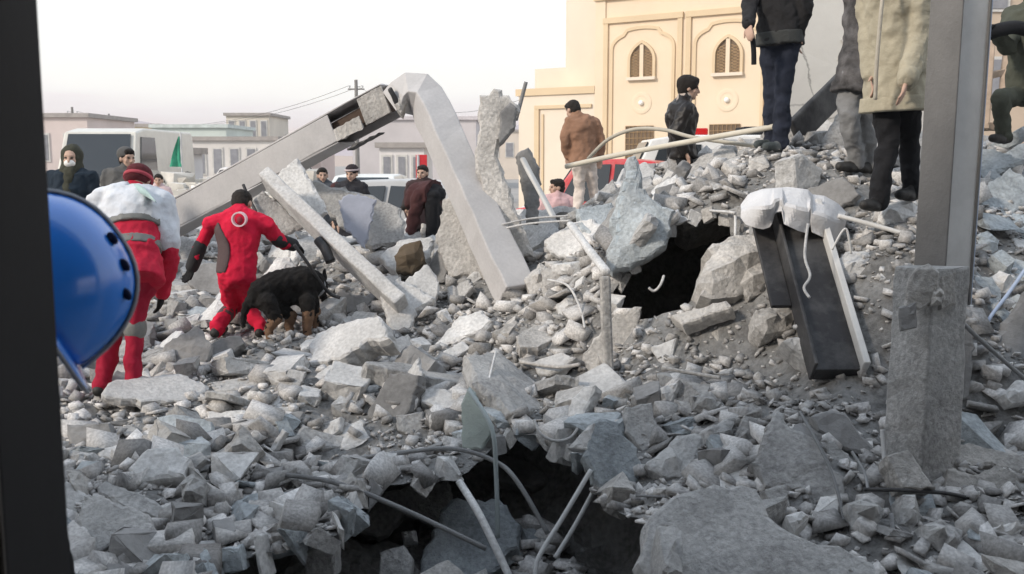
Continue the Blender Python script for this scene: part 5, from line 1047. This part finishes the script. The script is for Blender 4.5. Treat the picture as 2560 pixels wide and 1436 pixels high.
for dx in (-.035, .045): e_ = D_(797, 708, .56) + Vector((dx, 0, .04)); mb.capsule(e_, e_ + Vector((dx * .2, 0, .09)), .03, .008)
tl = [D_(630, 745, -.02), D_(616, 762, -.04), D_(610, 790, -.05), D_(608, 815, -.05)]
for i in range(3): mb.capsule(tl[i], tl[i + 1], .045 - .008 * i, .037 - .008 * i)
def leg(pts, rr):
    for i in range(len(pts) - 1): mb.capsule(pts[i], pts[i + 1], rr[i], rr[i + 1])
leg([D_(668, 755, -.1), D_(690, 795, -.08), D_(672, 822, -.09), D_(676, 850, -.09), D_(690, 853, -.1)], [.085, .055, .034, .028, .026])
leg([D_(675, 755, .1), D_(728, 790, .12), D_(722, 815, .12), D_(732, 840, .12), D_(744, 842, .11)], [.085, .05, .034, .028, .026])
leg([D_(768, 755, .05), D_(772, 790, .04), D_(768, 822, .04), D_(768, 850, .04), D_(778, 853, .02)], [.075, .045, .034, .03, .028])
leg([D_(778, 755, .26), D_(790, 790, .27), D_(786, 815, .27), D_(788, 842, .27), D_(798, 844, .25)], [.075, .045, .034, .03, .028])
body = mb.build('body', FURB, root, True); remesh(body, .012, 3, .03, .035)
mb = MB()   # tan stockings, a layer of coat over the lower legs
for pts, rr in (([D_(690, 795, -.08), D_(672, 822, -.09), D_(676, 850, -.09)], (.06, .04, .034)), ([D_(728, 790, .12), D_(722, 815, .12), D_(732, 840, .12)], (.055, .04, .034)), ([D_(771, 778, .04), D_(768, 822, .04), D_(768, 850, .04)], (.056, .041, .036)), ([D_(788, 780, .27), D_(786, 815, .27), D_(788, 842, .27)], (.056, .041, .036))):
    mb = MB(); leg(pts, rr); remesh(mb.build('tan_stocking', FURT, root, True), .011, 2, .015, .04)
mb = MB(); c_ = D_(785, 716, .33); ax = (D_(796, 728, .48) - D_(778, 708, .24)).normalized(); x_ = ax.orthogonal().normalized(); y_ = ax.cross(x_)
mb.loft([[c_ + ax * o_ + x_ * (r_ * math.cos(i * math.pi / 10)) + y_ * (r_ * math.sin(i * math.pi / 10)) for i in range(20)] for o_, r_ in ((-.02, .09), (-.02, .108), (.02, .102), (.02, .085))]); mb.build('collar', mat('grey_collar_strap', (.4, .4, .42)), root, True)
# ---------------------------------------------------------------- cream building with pointed-arch windows
FAC = mat('cream_facade', (.74, .60, .445), var=.05, scale=.7, bump=.08, bscale=6, dust=(.74, .63, .49), dustamt=.5)
FAC2 = mat('cream_trim', (.65, .51, .34), var=.05, scale=.7, bump=.08, bscale=6); FACP = mat('pinkish_cream_facade', (.72, .63, .52), var=.05, scale=.7, bump=.08, bscale=6)
LATT = mat('brown_lattice', (.34, .23, .13), var=.2, scale=9, bump=0); GLD = mat('dim_window', (.16, .11, .07), rough=.4, var=.2, bump=0)
ang = R(33); fn = Vector((-math.sin(ang), -math.cos(ang), 0)); fr = Vector((math.cos(ang), -math.sin(ang), 0)); F0 = W(1490, 400, 34); F0.z = 0
def FP(px, py, off=0.0): return on_plane(px, py, F0 + fn * off, fn)
def fuv(u, v, w=0.0): return F0 + fr * u + Vector((0, 0, v)) + fn * w
def uv(px, py, off=0.0): p = FP(px, py, off) - F0; return p.dot(fr), p.z
bld = empty('cream_building', F0, 'cream coloured building with pointed lattice windows and moulded arch panels', 'building')
def fbox(name, u0, u1, v0, v1, w0, w1, m, parent=bld):
    mb = MB(); P_ = [fuv(u, v, w) for w in (w0, w1) for (u, v) in ((u0, v0), (u1, v0), (u1, v1), (u0, v1))]
    mb.add(P_, [(0, 1, 2, 3), (7, 6, 5, 4), (0, 4, 5, 1), (1, 5, 6, 2), (2, 6, 7, 3), (3, 7, 4, 0)]); return mb.build(name, m, parent)
uR = 15; topz = 9.5
fbox('main_wall', 0, uR, -.03, topz, -6, 0, FAC)
u1, _ = uv(1381, 300); uA, vA = uv(1312, 165)
fbox('side_wall', u1, -.003, -.03, topz + .5, -7, -.9, FACP)
fbox('annex_wall', uA - .2, u1 - .003, -.03, uv(1350, 165)[1], -7, -1.0, FACP)
_, vL = uv(1400, 228); fbox('porch_ledge', uA - .35, -.06, vL - .12, vL + .12, -.85, .06, FAC2); fbox('porch_wall', uA - .25, -.055, -.03, vL - .123, -.84, .0, FACP)
ud0, vd = uv(1338, 265); ud1, _ = uv(1480, 265)
fbox('porch_frame', ud0, ud1, vd - .12, vd, .003, .07, FAC2); fbox('porch_frame', ud0, ud0 + .18, -.03, vd - .123, .003, .07, FAC2); fbox('porch_inner', ud0 + .28, ud0 + .36, -.03, vd - .3, .003, .05, FAC2)
us, vs0 = uv(1481, 215); _, vs1 = uv(1481, 132); fbox('slit_window', us - .12, us + .02, vs0, vs1, -.897, -.86, LATT)
_, vt = uv(1600, 0); fbox('cornice', -.1, uR + .1, vt + .08, vt + .32, .003, .12, FAC2); fbox('cornice_cap', -.16, uR + .1, vt + .323, vt + .42, .003, .2, FACP)
fbox('corner_pilaster', -.05, .32, -.03, vt + .077, .003, .05, FAC)
def strip(name, pts2, w, dep, m, parent=bld, lo=.003):
    mb = MB(); rings = []; N = len(pts2)
    for i, (u, v) in enumerate(pts2):
        a_ = Vector(pts2[max(i - 1, 0)]); b_ = Vector(pts2[min(i + 1, N - 1)]); t_ = (b_ - a_).normalized(); nn = Vector((-t_.y, t_.x)) * w / 2
        rings.append([fuv(u - nn.x, v - nn.y, lo), fuv(u + nn.x, v + nn.y, lo), fuv(u + nn.x, v + nn.y, dep), fuv(u - nn.x, v - nn.y, dep)])
    mb.loft(rings); return mb.build(name, m, parent)
def arch_window(uc, v0, v1, w):
    win = empty('arched_window', fuv(uc, v0)); win.parent = bld; win.location = fuv(uc, v0) - F0
    hs = v1 - v0; sp = v0 + hs * .5
    def outline(k): 
        o = [(uc - w * k, v0)] ; 
        for i in range(9): t_ = i / 8 * math.pi / 3; o.append((uc + w * k - 2 * w * k * math.cos(t_), sp + (v1 - sp) * k * math.sin(t_) / math.sin(math.pi / 3)))
        return o + [(2 * uc - u, v) for u, v in reversed(o[:-1])]
    o = outline(1.0); mb = MB(); mb.prism([fuv(u, v, .012) for u, v in o], fn, .009); p = mb.build('dark_pane', GLD, win)
    strip('frame', outline(1.06), .09, .09, FAC2, win); strip('mullion', [(uc, v0), (uc, v1 - .05)], .13, .07, FAC, win, .013)
    mb = MB(); c_ = [fuv(uc - w * 1.2, v0 - .1, .004), fuv(uc + w * 1.2, v0 - .1, .004), fuv(uc + w * 1.2, v0, .004), fuv(uc - w * 1.2, v0, .004)]
    mb.add(c_ + [q_ + fn * .13 for q_ in c_], [(3, 2, 1, 0), (4, 5, 6, 7), (0, 1, 5, 4), (1, 2, 6, 5), (2, 3, 7, 6), (3, 0, 4, 7)]); mb.build('sill', FACP, win)
    for sx in (-1, 1):   # lattice: real bars
        mb = MB(); cx = uc + sx * w * .52; ww = w * .40
        for k in range(9):
            v = v0 + .06 + k * hs * .085
            if v > sp + .3 * hs: break
            for d in (-1, 1): a_, b_ = fuv(cx - ww, v + d * .07, .02), fuv(cx + ww, v - d * .07, .02); mb.tube([a_, b_], .016, 4)
        for k in (-1, 0, 1): mb.tube([fuv(cx + k * ww * .8, v0 + .02, .022), fuv(cx + k * ww * .8, sp + .16 * hs, .022)], .014, 4)
        mb.build('lattice', LATT, win)
bays = []
uc1, va0 = uv(1605, 193); _, va1 = uv(1605, 108); uc2, vb0 = uv(1820, 180)
ww = (uv(1635, 160)[0] - uv(1576, 160)[0]) / 2
pitch_ = uc2 - uc1
for k in range(4):
    uc = uc1 + pitch_ * k; arch_window(uc, va0, va1, ww)
    bl = uc - pitch_ * .45; br = uc + pitch_ * .45; vt1 = uv(1520, 58)[1]
    strip('panel_moulding', [(bl, -.03), (bl, vt1)], .16, .07, FAC2); strip('panel_moulding', [(br, -.03), (br, vt1)], .16, .068, FAC2); strip('panel_moulding', [(bl - .1, vt1 + .06), (br + .1, vt1 + .06)], .18, .09, FAC2)
    ar = []
    vsp = uv(1540, 130)[1]
    for i in range(25):
        t_ = i / 24 * math.pi; s_ = math.sin(t_); step = .12 if .32 < i / 24 < .68 else 0
        ar.append((uc - (br - bl) * .42 * math.cos(t_), vsp + (vt1 - vsp - .35) * (s_ ** .75) + step))
    strip('arch_moulding', [(ar[0][0], -.03)] + ar + [(ar[-1][0], -.03)], .1, .05, FAC2)
    mb = MB(); cc_ = fuv(uc, uv(1600, 258)[1], .0); Mr = Matrix((fr, Vector((0, 0, 1)), fn)).transposed()
    ringp = [[cc_ + Mr @ Vector((math.cos(a_) * r_, math.sin(a_) * r_, h_)) for a_ in [i * math.pi / 12 for i in range(24)]] for r_, h_ in ((.36, .004), (.36, .015), (.32, .022), (.24, .022), (.2, .012))]
    mb.loft(ringp); ro = mb.build('roundel', FAC, bld)
    mb = MB(); mb.ellipsoid(cc_ + fn * .05, (.085, .085, .085)); lo_ = mb.build('roundel_boss', mat('white_boss', (.9, .88, .84), rough=.3, var=0, bump=0), ro, True)
    v0, v1 = uv(1590, 352)[1], uv(1590, 316)[1]; u0, u2 = uc - .55, uc + .45
    gw = empty('lower_window', fuv(uc, v0)); gw.parent = bld; gw.location = fuv(uc, v0) - F0
    fbox('dark_pane', u0, u2, v0 - 1.1, v1, .004, .012, GLD, gw); mb = MB()
    for i in range(8):
        u = u0 + (u2 - u0) * i / 7; mb.tube([fuv(u, v0 - 1.1, .03), fuv(u, v1, .03)], .015, 4)
    for i in range(9): v = v0 - 1.1 + (v1 - v0 + 1.1) * i / 8; mb.tube([fuv(u0, v, .032), fuv(u2, v, .032)], .015, 4)
    mb.build('lattice', LATT, gw)
# ---------------------------------------------------------------- vehicles
GLASS = mat('car_glass', (.02, .025, .03), rough=.08, var=0, bump=0, spec=.8); TYRE = mat('tyre', (.015, .015, .015), var=.1, bump=0); RIM = mat('rim', (.4, .4, .41), rough=.35, metal=.7, var=.05, bump=0)
LAMPW = mat('headlamp', (.7, .72, .72), rough=.1, var=0, bump=0); LAMPR = mat('red_lamp', (.5, .01, .01), rough=.2, var=0, bump=0)
def vehicle(label, loc, rz, col, L=4.2, Wd=1.7, Hh=1.45, kind='car', name='parked_car', rough=.35):
    root = empty(name, loc, label, 'car' if kind == 'car' else 'van'); M_ = Matrix.Rotation(rz, 3, 'Z'); loc = Vector(loc)
    pm = mat('paint_' + '_'.join('%02d' % int(c * 99) for c in col), col, rough=rough, var=.05, bump=0, coat=.3, dust=(.4, .38, .36), dustamt=.3)
    def T(x, y, z): return loc + M_ @ Vector((x, y, z))
    g = .22
    if kind == 'car': prof = [(-L/2, g+.1), (-L/2, .62), (-L/2+.1, .84), (-L/2+.45, .9), (-L*.20, Hh-.05), (-L*.06, Hh), (L*.14, Hh-.03), (L*.27, .93), (L/2-.15, .78), (L/2, .6), (L/2, g+.08)]
    else: prof = [(-L/2, g+.1), (-L/2, Hh-.12), (-L/2+.1, Hh), (L*.22, Hh), (L*.34, Hh-.1), (L*.44, 1.12), (L/2-.05, .98), (L/2, .8), (L/2, g+.08)]
    def half(z): return Wd/2 * (1 if z < .85 else 1 - .22 * (z - .85) / max(.3, Hh - .85) * (1 if kind == 'car' else .45))
    mb = MB(); rings = []
    for sy, k in ((-1, 1.0), (-.96, 1.0), (.96, 1.0), (1, 1.0)): rings.append([T(x * (k if abs(sy) < 1 else 1), half(z) * sy, z if z < .5 else z * (1 if abs(sy) < 1 else .985)) for x, z in prof])
    mb.loft(rings); b_ = mb.build('body', pm, root); bevel(b_, .05, 2)
    def pane(nm, pts, m=GLASS): q = MB(); n_ = (pts[1] - pts[0]).cross(pts[2] - pts[0]).normalized(); c_ = sum(pts, Vector()) / len(pts); n_ = n_ if n_.dot(c_ - T(0, 0, .7)) > 0 else -n_; q.prism([p + n_ * .012 for p in pts], n_, .03); return q.build(nm, m, root)
    if kind == 'car':
        for s_ in (-1, 1):
            y1, y2 = half(.97) + .012, half(Hh - .12) + .012
            pane('side_window', [T(-L*.24, s_*y1, .98), T(-.02*L, s_*y1, .98), T(-.03*L, s_*y2, Hh-.1), T(-L*.15, s_*y2, Hh-.12)]); pane('side_window', [T(.0*L, s_*y1, .98), T(L*.21, s_*y1, .98), T(L*.13, s_*y2, Hh-.12), T(-.01*L, s_*y2, Hh-.1)])
        pane('windscreen', [T(L*.257+.03, -half(.98)+.1, .98), T(L*.257+.03, half(.98)-.1, .98), T(L*.152+.03, half(Hh)-.1, Hh-.07), T(L*.152+.03, -half(Hh)+.1, Hh-.07)]); pane('rear_window', [T(-L/2+.52, -half(.98)+.1, .96), T(-L/2+.52, half(.98)-.1, .96), T(-L*.215, half(Hh)-.1, Hh-.1), T(-L*.215, -half(Hh)+.1, Hh-.1)])
    else:
        x1, x2 = L*.437 + .03, L*.347 + .03
        pane('windscreen', [T(x1, -Wd/2+.16, 1.2), T(x1, Wd/2-.16, 1.2), T(x2, half(Hh)-.12, Hh-.16), T(x2, -half(Hh)+.12, Hh-.16)])
        for s_ in (-1, 1):
            y1 = half(1.5) + .02; pane('side_window', [T(L*.12, s_*y1, 1.25), T(L*.36, s_*y1, 1.25), T(L*.3, s_*(half(Hh-.2)+.015), Hh-.22), T(L*.12, s_*(half(Hh-.2)+.015), Hh-.22)])
    for sx in (-1, 1):
        for s_ in (-1, 1):
            q = MB(); c_ = T(sx * L * .31, s_ * (Wd/2 - .09), .31); ax = M_ @ Vector((0, 1, 0)); a_ = M_ @ Vector((1, 0, 0)); z_ = Vector((0, 0, 1))
            q.loft([[c_ + ax * o_ + a_ * (r_ * math.cos(i * math.pi / 9)) + z_ * (r_ * math.sin(i * math.pi / 9)) for i in range(18)] for o_, r_ in ((-.11, .2), (-.11, .29), (-.07, .315), (.07, .315), (.11, .29), (.11, .2))]); w_ = q.build('wheel', TYRE, root, True)
            q = MB(); q.loft([[c_ + ax * o_ + a_ * (r_ * math.cos(i * math.pi / 9)) + z_ * (r_ * math.sin(i * math.pi / 9)) for i in range(18)] for o_, r_ in ((s_ * .06, .19), (s_ * .112, .19), (s_ * .125, .06))]); q.build('rim', RIM, w_)
    for s_ in (-1, 1):
        q = MB(); q.ellipsoid(T(L/2 - .03, s_ * (Wd/2 - .28), .72), (.08, .17, .08), M_); q.build('headlight', LAMPW, root, True)
        q = MB(); q.box(T(-L/2 + .0, s_ * (Wd/2 - .2), .75), (.06, .22, .16), M_); q.build('tail_light', LAMPR, root)
        q = MB(); q.ellipsoid(T(L*.22, s_ * (Wd/2 + .08), 1.02 if kind == 'car' else 1.35), (.05, .1, .07), M_); q.build('mirror', pm, root, True)
    q = MB(); q.box(T(L/2 + .0, 0, .42), (.1, Wd * .9, .2), M_); bevel(q.build('bumper', mat('dark_bumper', (.05, .05, .05)), root), .03)
    q = MB(); q.box(T(L/2 + .02, 0, .64), (.04, Wd * .42, .14), M_); q.build('grille', mat('grille_black', (.015, .015, .015)), root)
    return root, T, pm
def ground_at(px, Y): p = W(px, 400, Y); return Vector((p.x, p.y, -.03))
vt_, T_, _ = vehicle('white truck with wide dark windscreen facing the heap beyond the hooded person', Vector((W(213, 400, 23.4).x, 26.1, -.03)), R(-88), (.62, .60, .54), 5.6, 1.9, 2.5, 'van', 'parked_truck')
vehicle('white hatchback facing the heap, glimpsed under the left box beam', ground_at(925, 22), R(-95), (.70, .72, .70), 4.0, 1.65, 1.42)
vehicle('silver grey saloon side-on behind the blue-grey plate', ground_at(985, 16.5), R(172), (.46, .46, .46), 4.4, 1.7, 1.42)
vehicle('red saloon parked before the cream building', ground_at(1545, 19), R(160), (.55, .02, .03), 4.2, 1.7, 1.75)
av, T_, _ = vehicle('white ambulance van with red light bar before the cream building', ground_at(1800, 24), R(180), (.74, .73, .70), 5.2, 1.95, 2.3, 'van', 'ambulance')
q = MB(); q.box(T_(.6, 0, 2.38), (.35, 1.3, .16), Matrix.Rotation(R(180), 3, 'Z')); bevel(q.build('light_bar', LAMPR, av), .03); q = MB(); q.box(T_(-.9, 0, 2.40), (.9, 1.0, .2), Matrix.Rotation(R(180), 3, 'Z')); bevel(q.build('roof_box', BLK, av), .03)
vehicle('small white car at the far end of the street near the flag', ground_at(600, 42), R(-60), (.66, .66, .66), 4.0, 1.65, 1.42)
vehicle('pale pickup parked by the distant sheds', ground_at(720, 36), R(10), (.60, .58, .54), 4.6, 1.7, 1.6)
# ---------------------------------------------------------------- far houses, poles, flag
def house(label, px0, px1, ytop, Y, col, wins=3, rows=1, dep=6, name='far_house', roofcol=(.35, .32, .30), ybot=None):
    a_, b_ = W(px0, ytop, Y), W(px1, ytop, Y); z1 = a_.z; w = b_.x - a_.x; cx = (a_.x + b_.x) / 2; z0 = -.03
    root = empty(name, (cx, Y, z0), label, 'house'); m_ = mat('wall_' + '_'.join('%02d' % int(c * 99) for c in col), col, var=.1, scale=.5, bump=.05, bscale=4)
    q = MB(); q.box((cx, Y + dep / 2, (z0 + z1) / 2), (w, dep, z1 - z0)); q.build('wall', m_, root)
    q = MB(); q.box((cx, Y + dep / 2, z1 + .101), (w + .3, dep + .3, .2)); q.build('roof', mat('roof_' + '_'.join('%02d' % int(c * 99) for c in roofcol), roofcol, bump=0), root)
    for r_ in range(rows):
        zc = z0 + (z1 - z0) * ((r_ + .62) / rows)
        for k in range(wins):
            x_ = cx - w / 2 + w * (k + .5) / wins; ww_ = min(1.1, w / wins * .45); hh_ = min(1.2, (z1 - z0) / rows * .45)
            q = MB(); q.box((x_, Y - .01, zc), (ww_ + .16, .08, hh_ + .16)); f_ = q.build('window', mat('win_frame', (.6, .58, .55), bump=0), root)
            q = MB(); q.box((x_, Y - .035, zc), (ww_, .08, hh_)); q.build('pane', mat('far_pane', (.26, .26, .28), rough=.3, var=.2, bump=0), f_)  # pane colour lightened to stand in for distance haze
    return root
house('pinkish flat-roofed house with long dark window beyond the truck', 60, 217, 294, 48, (.62, .53, .50), 2, 1)
house('low cream house between the truck and the flag', 225, 395, 318, 62, (.70, .60, .46), 4, 1)
house('pale two-storey house with dark slot windows on the skyline', 565, 672, 290, 70, (.62, .57, .50), 4, 2)
house('long pale green shed behind the flag', 380, 565, 320, 58, (.60, .66, .62), 0, 1, roofcol=(.55, .6, .58))
house('low whitish wall-like house beneath the skyline house', 480, 690, 352, 50, (.66, .63, .60), 5, 1)
house('grey white booth with one dark window near the flag', 368, 428, 385, 30, (.62, .62, .64), 1, 1, dep=3)
house('grey metal warehouse behind the peaked beams', 880, 1190, 300, 60, (.58, .54, .54), 0, 1, dep=12, roofcol=(.56, .52, .53))
house('white site office under the peaked beams', 948, 1060, 370, 38, (.70, .67, .66), 3, 1, dep=4)
house('pink brick house under the skyline at the left', 690, 800, 345, 75, (.60, .48, .44), 3, 1)
house('distant cream row house behind the torn wall slab', 1180, 1330, 330, 90, (.66, .58, .50), 4, 1)
house('tan house wall seen past the person in olive', 2440, 2900, -120, 26, (.50, .40, .31), 4, 3, dep=8)
def pole(label, px, ytop, Y):
    p_ = W(px, ytop, Y); root = empty('utility_pole', (p_.x, Y, -.03), label, 'pole')
    q = MB(); q.tube([(p_.x, Y, -.03), p_], .13, 8, .09); q.build('post', mat('pole_grey', (.22, .21, .2)), root)
    q = MB(); q.box((p_.x, Y, p_.z - .5), (.9, .08, .08)); q.build('cross_arm', MATS['pole_grey'], root)
    for k in (-.35, 0, .35): q = MB(); q.ellipsoid((p_.x + k, Y, p_.z - .36), (.05, .05, .08)); q.build('insulator', mat('insulator', (.5, .5, .5), bump=0), root, True)
    return p_
pa = pole('tall utility pole rising behind the left box beam', 890, 200, 55); pb = pole('short utility pole above the truck roof', 180, 268, 75); pc = pole('slim utility pole over the cream houses', 272, 285, 95); pd = pole('utility pole far left behind the door post', 20, 240, 60)
def cable(label, a_, b_, sag):
    q = MB(); q.tube([a_.lerp(b_, i / 14) + Vector((0, 0, -sag * 4 * (i / 14) * (1 - i / 14))) for i in range(15)], .012, 4); tag(q.build('power_cable', mat('cable', (.1, .1, .1), bump=0)), label, 'cable')
for k, w_ in ((-.35, 'near'), (.35, 'far')):
    o_ = Vector((k, 0, -.3)); cable('power cable between the tall pole and the short pole, %s arm end' % w_, pa + o_, pb + o_, 1.6)
cable('power cable from the tall pole toward the cream building', pa + Vector((0, 0, -.3)), W(1300, 250, 50), 1.0)
fl = W(452, 352, 24); root = empty('green_flag', (fl.x, 24, -.03), 'green flag hanging on a thin pole by the sheds', 'flag')
q = MB(); q.tube([(fl.x, 24, -.03), fl + Vector((0, 0, .2))], .025, 6); q.build('flag_pole', mat('pole_pale', (.55, .55, .55), bump=0), root)
vv = []; 
for i in range(9):
    for j in range(6):
        s_ = j / 5; z_ = fl.z + .1 - (i / 8) * .72; wd = .06 + .24 * (i / 8); vv.append((fl.x - s_ * wd, 24 + .05 * math.sin(s_ * 9 + i * .5), z_))
o = newobj('cloth', vv, [(i * 6 + j, i * 6 + j + 1, (i + 1) * 6 + j + 1, (i + 1) * 6 + j) for i in range(8) for j in range(5)], mat('green_flag_cloth', (.05, .32, .20), bump=0), root, True)
fl = W(1045, 388, 18); root = empty('red_banner', (fl.x, 18, -.03), 'red banner standing behind the people under the peak', 'flag')
q = MB(); q.tube([(fl.x, 18, -.03), fl], .03, 6); q.build('banner_pole', MATS['pole_pale'], root); q = MB(); q.box(fl + Vector((.06, 0, -.22)), (.2, .02, .45)); q.build('cloth', cloth('red_banner_cloth', (.6, .04, .05)), root)
# pale heap of debris across the street, before the sheds
hv = []; hf = []; nn_ = 0; rg_ = np.random.default_rng(9); HC = W(575, 430, 21)
def hz2(x, y): return max(-.1, 1.45 * math.exp(-((x - HC.x - .8) / 2.6) ** 2 - ((y - 22) / 2.2) ** 2) + 0.9 * math.exp(-((x - HC.x + 2.6) / 1.6) ** 2 - ((y - 23) / 2) ** 2) - .08 + .12 * noise.noise(Vector((x, y, 0))))
xs2 = np.arange(HC.x - 9, HC.x + 8, .25); ys2 = np.arange(17, 28, .25)
tag(newobj('far_debris_terrain', [(x, y, hz2(x, y)) for y in ys2 for x in xs2], [(i * len(xs2) + j, i * len(xs2) + j + 1, (i + 1) * len(xs2) + j + 1, (i + 1) * len(xs2) + j) for i in range(len(ys2) - 1) for j in range(len(xs2) - 1)], mat('far_debris', (.5, .47, .43), var=.2, bump=.3, bscale=6), None, False, Vector((0, 0, 0))), kind='structure')
for k in range(2600):
    x, y = HC.x + rg_.normal(.2, 2.2), 22 + rg_.normal(-.3, 1.7); v, f = data[rg_.integers(len(data))]; s = .07 + rg_.exponential(.09); a3 = rg_.uniform(0, 6.28)
    M2 = np.array([[math.cos(a3), -math.sin(a3), 0], [math.sin(a3), math.cos(a3), 0], [0, 0, 1]]); hv.append((v * s) @ M2.T + np.array([x, y, hz2(x, y) + s * .2])); hf.append(f + nn_); nn_ += len(v)
hv = np.concatenate(hv); hf = np.concatenate(hf)
tag(newobj('far_debris', [tuple(p_) for p_ in hv], [tuple(int(i) for i in f) for f in hf], mat('far_gravel', (.58, .55, .50), island=.4, bump=0), None, False, Vector((0, 0, 0))), 'pale heap of broken masonry across the street before the sheds', 'debris heap', kind='stuff')
# distant hills
def hill(name, Y, prof, col):
    q = MB(); m_ = mat(name + str(Y), col, var=.08, scale=.004, bump=0); rows = []
    for k, (dy, hz) in enumerate(((0, 0), (.12, .75), (.25, 1.0), (.6, .5), (1.0, 0))):
        rows.append([(X_, Y * (1 + dy * .5), -1 + (H_ + 1) * hz) for X_, H_ in prof])
    n_ = len(prof); V = [p for r_ in rows for p in r_]; F = [(i * n_ + j, i * n_ + j + 1, (i + 1) * n_ + j + 1, (i + 1) * n_ + j) for i in range(len(rows) - 1) for j in range(n_ - 1)]
    o = newobj(name, V, F, m_, None, True, Vector((0, 0, 0))); tag(o, kind='structure')
rr_ = random.Random(2)
hill('hills', 380, [(-395 + k * 19.5, 15 + 6 * math.sin(k * .7) + rr_.uniform(-2, 2.5) - k * .12) for k in range(41)], (.46, .40, .42))
hill('hills', 260, [(-395 + k * 19.5, 4.5 + 2.6 * math.sin(k * .9 + 1) + rr_.uniform(-1, 1)) for k in range(41)], (.50, .40, .34))
# wooden frame leaning right of the steel column
root = empty('wooden_frame', W(2480, 340, 9.0), 'tan wooden door frame leaning on the heap beside the person in olive', 'frame')
WOOD = mat('tan_wood', (.40, .31, .24), var=.2, scale=9, bump=.2)
for a_, b_, w_ in (((2478, 110, 9.3), (2462, 325, 9.0), .07), ((2520, 105, 9.4), (2500, 320, 9.05), .07), ((2474, 190, 9.2), (2516, 180, 9.3), .06), ((2462, 316, 9.0), (2502, 318, 9.05), .07)):
    q = MB(); q.beam(W(*a_), W(*b_), w_, w_, 0, 2, .003); bevel(q.build('rail', WOOD, root), .006)
# ---------------------------------------------------------------- dusty air
q = MB(); q.box((0, 235, 11.5), (810, 770, 25)); hz = q.build('haze', None)
hm = bpy.data.materials.new('haze'); hm.use_nodes = True; hm.node_tree.nodes.clear(); o_ = hm.node_tree.nodes.new('ShaderNodeOutputMaterial'); v_ = hm.node_tree.nodes.new('ShaderNodeVolumePrincipled')
v_.inputs['Color'].default_value = (.95, .93, .92, 1); v_.inputs['Density'].default_value = .0008; v_.inputs['Anisotropy'].default_value = .2
hm.node_tree.links.new(v_.outputs[0], o_.inputs['Volume']); hz.data.materials.append(hm); tag(hz, kind='stuff')
